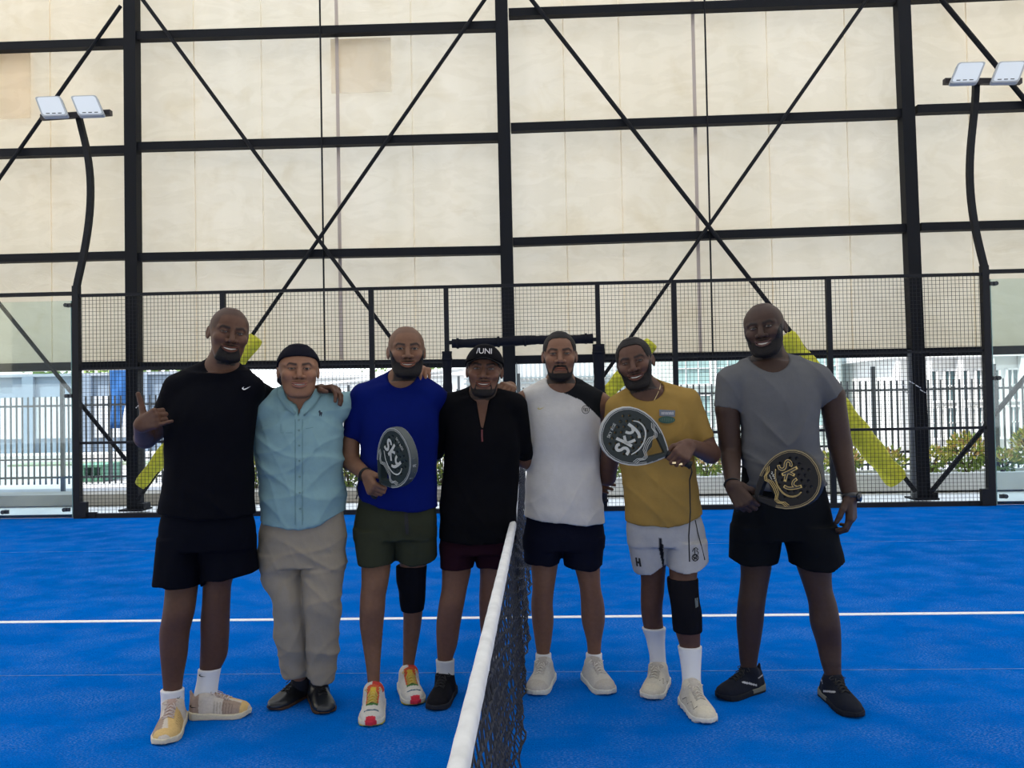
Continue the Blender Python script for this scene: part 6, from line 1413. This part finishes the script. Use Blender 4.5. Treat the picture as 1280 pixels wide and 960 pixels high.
# buildings
glassd = mat('window_teal', (0.05, 0.12, 0.14), 0.15, 0, 0.7); glassp = mat('window_pale', (0.28, 0.42, 0.42), 0.2, 0, 0.6); frame_w = mat('frame_white', (0.72, 0.73, 0.74), 0.5)
def building(name, label, x0, x1, y, h, wall, cols, rows, z0, ww, wh, gx, gz, glass, depth=8, mull=1, x_off=0.4, transom=True, cat='building'):
    t = empty(name, ((x0+x1)/2, y+depth/2, 0)); tag(t, label, cat)
    MB().box(((x0+x1)/2, y+depth/2, h/2), (x1-x0, depth, h)).build('wall', wall, t)
    MB().box(((x0+x1)/2, y+depth/2, h+0.1), (x1-x0+0.4, depth+0.4, 0.22)).build('roof', frame_w, t)
    for r in range(rows):
        for c in range(cols):
            cx = x0+x_off+c*(ww+gx)+ww/2; cz = z0+r*(wh+gz)+wh/2
            w_ = MB().box((cx-ww/2, y-0.03, cz), (0.05, 0.10, wh)).box((cx+ww/2, y-0.03, cz), (0.05, 0.10, wh)).box((cx, y-0.03, cz+wh/2), (ww, 0.10, 0.05)).box((cx, y-0.03, cz-wh/2), (ww+.1, 0.14, 0.06))
            for m_ in range(1, mull+1): w_.box((cx-ww/2+ww*m_/(mull+1), y-0.02, cz), (0.03, 0.06, wh))
            if transom: w_.box((cx, y-0.02, cz), (ww, 0.06, 0.03))
            f = w_.build('window', frame_w, t); MB().box((cx, y-0.005, cz), (ww-.04, 0.02, wh-.04)).build('pane', glass, f)
    return t
whitew = mat('render_white', (0.74, 0.75, 0.75), 0.75, var=0.05, vscale=0.5); palew = mat('render_mint', (0.55, 0.64, 0.62), 0.75, var=0.05, vscale=0.6)
building('white_hall', 'long white building seen right of the tall man, low windows', -11.0, -2.6, 34.0, 2.6, whitew, 6, 1, 0.8, 0.9, 0.9, 0.45, 0, glassp)
# slanting white roof over it
rt = empty('canopy', (-6.5, 30.5, 0)); tag(rt, 'slanting white canopy roof on slim posts seen beside the blue shirt shoulder', 'canopy')
MB().beam((-10.0, 30.5, 2.0), (-2.6, 30.5, 2.75), 2.6, 0.09).build('roof', frame_w, rt)
for x in (-9.6, -7.2, -4.9, -2.9): MB().box((x, 30.0, 1.0+0.03*(x+10)), (0.09, 0.09, 2.0+0.06*(x+10))).build('post', rail_grey, rt)
t = building('striped_hall', 'white striped clad building seen between the cap and the white top', -2.3, 3.4, 26.0, 5.4, whitew, 0, 0, 0, 1, 1, 1, 1, glassp)
for i in range(38): MB().box((-2.2+0.15*i, 25.97, 2.9), (0.035, 0.05, 2.0)).build('cladding_rib', mat('rib_grey', (0.52, 0.55, 0.57), 0.7), t)
for z in (1.80, 2.03, 2.20): MB().box((0.55, 25.93, z), (5.7, 0.08, 0.045)).build('ledge', mat('ledge_grey', (0.22, 0.27, 0.29), 0.7), t)
for x in (-0.55, 0.38, 1.25): MB().box((x, 25.92, 2.7), (0.05, 0.08, 2.0)).build('downpipe', mat('ledge_grey'), t)
building('glazed_hall', 'pale green glazed building seen right of the mustard shirt', 3.7, 8.9, 22.5, 6.0, palew, 4, 2, 0.55, 1.05, 0.95, 0.15, 0.30, glassp, mull=2)
t = building('grid_hall', 'white building with a grid of teal windows seen right of the grey shirt', 9.3, 15.8, 20.0, 2.35, whitew, 8, 2, 0.28, 0.60, 0.80, 0.18, 0.14, glassd, mull=3, depth=6)
for i in range(9): MB().box((9.28+0.78*i, 19.9, 1.18), (0.13, 0.16, 2.35)).build('column', frame_w, t)
tr_ = empty('tan_roof_shed', (11.0, 30, 0)); tag(tr_, 'building with a broad sloping tan roof seen above the railing at the right', 'building')
MB().box((13.5, 30.5, 1.5), (8.0, 5.0, 3.0)).build('wall', whitew, tr_)
MB().beam((9.0, 30, 2.62), (14.2, 30, 3.75), 6.0, 0.12).build('roof', mat('roof_tan', (0.55, 0.43, 0.30), 0.8, var=0.1, vscale=1), tr_)
bs = empty('blue_roof_shed', (16, 27, 0)); tag(bs, 'low shed with a bright blue roof seen at the right edge', 'building')
MB().box((17.5, 27.5, 1.3), (7.0, 4.0, 2.6)).build('wall', whitew, bs); MB().box((17.5, 26.8, 2.72), (7.4, 5.2, 0.22)).build('roof', mat('roof_blue', (0.02, 0.14, 0.42), 0.5), bs)
MB().box((17.5, 25.4, 2.25), (7.0, 0.1, 0.12)).build('gutter', rail_grey, bs)
hd = empty('hedge', (14.6, 22.5, 0)); tag(hd, 'dark green clipped hedge seen through the right glass panel', 'hedge')
foliage('leaves', hd, V(15.8, 19.0, 1.35), (2.2, 0.6, 1.15), 1800, 0.14, [lg2, lg2, mat('hedge_teal', (0.05, 0.14, 0.11), 0.7)], 77)
MB().box((15.8, 19.0, 1.2), (4.0, 0.7, 2.0)).build('hedge_core', lg2, hd)

# ------------------------------------------------------------------ someone sitting beyond the fence, mostly hidden
def seated_person():
    t = empty('person', (3.45, 10.65, -0.04)); tag(t, 'person in dark clothes sitting outside the fence, only a leg and grey shoe showing', 'person')
    x0, y0 = 3.50, 10.62; F = Field((x0-.45, y0-.45, -0.04), (x0+.75, y0+.45, 1.35), 0.016)
    hip = V(x0-.12, y0, .46); kn = V(x0+.20, y0-.10, .50); an = V(x0+.31, y0-.16, .06)
    F.cone(hip, V(x0-.16, y0+.03, .92), .13, .15, .04); F.cone(V(x0-.16, y0+.03, .92), V(x0-.15, y0+.01, 1.02), .07, .06, .04); F.ell(V(x0-.13, y0, 1.16), (.078, .098, .118))
    for dy in (-.08, .10):
        F.cone(hip+V(0, dy, 0), kn+V(0, dy, 0), .085, .062, .03); F.cone(kn+V(0, dy, 0), an+V(0, dy, 0.02), .056, .038, .02); F.cone(an+V(0, dy, 0), an+V(.13, dy, -.03), .035, .028, .01)
        s = V(x0-.16, y0+dy*1.9, .90); F.chain([s, s+V(.02, dy*.3, -.26), s+V(.24, dy*.2, -.36)], [.05, .042, .03], .02)
    v, q = F.mesh(); v = relax(v, q, 1); new_mesh('body', v, q, SKIN, t, True, np.tile((.12, .06, .045), (len(v), 1)))
    F = Field((x0-.5, y0-.45, -0.04), (x0+.75, y0+.45, 1.1), 0.016)
    for dy in (-.08, .10): F.cone(hip+V(0, dy, 0), kn+V(0, dy, 0), .095, .075, .03); F.cone(kn+V(0, dy, 0), an+V(-.01, dy, 0.13), .070, .058, .02)
    finish(F, 'trousers', CLOTH, t, (.006, .006, .009), folds(.004, 'crumple', 2))
    F = Field((x0-.5, y0-.45, .3), (x0+.4, y0+.45, 1.1), 0.016); F.cone(hip, V(x0-.16, y0+.03, .90), .145, .165, .04)
    for dy in (-.08, .10): s = V(x0-.16, y0+dy*1.9, .90); F.cone(s, s+V(.02, dy*.3, -.20), .06, .055, .03)
    finish(F, 't_shirt', CLOTH, t, (.012, .012, .016))
    for dy in (-.08, .10):
        a = an+V(0, dy, 0); F = Field(a-V(.10, .06, .10), a+V(.24, .06, .08), 0.008); F.cone(a+V(-.03, 0, -.05), a+V(.16, 0, -.065), .045, .034, .01); F.cone(a+V(0, 0, -.04), a+V(0, 0, .02), .045, .043, .01)
        F.d = np.maximum(F.d, -0.04-F.pts((slice(None),)*3)[..., 2]).astype(np.float32); finish(F, 'shoe', SHOEM, t, (.22, .23, .23))
    b = empty('bench', (x0-.15, y0, -0.04)); tag(b, 'low dark bench outside the fence under the seated person', 'bench')
    MB().box((x0-.15, y0+.02, .35), (.5, .42, .05)).build('seat', fence_paint, b)
    for dx in (-.2, .2):
        for dy in (-.16, .18): MB().box((x0-.15+dx, y0+dy, .15), (.04, .04, .38)).build('leg', fence_paint, b)
seated_person()
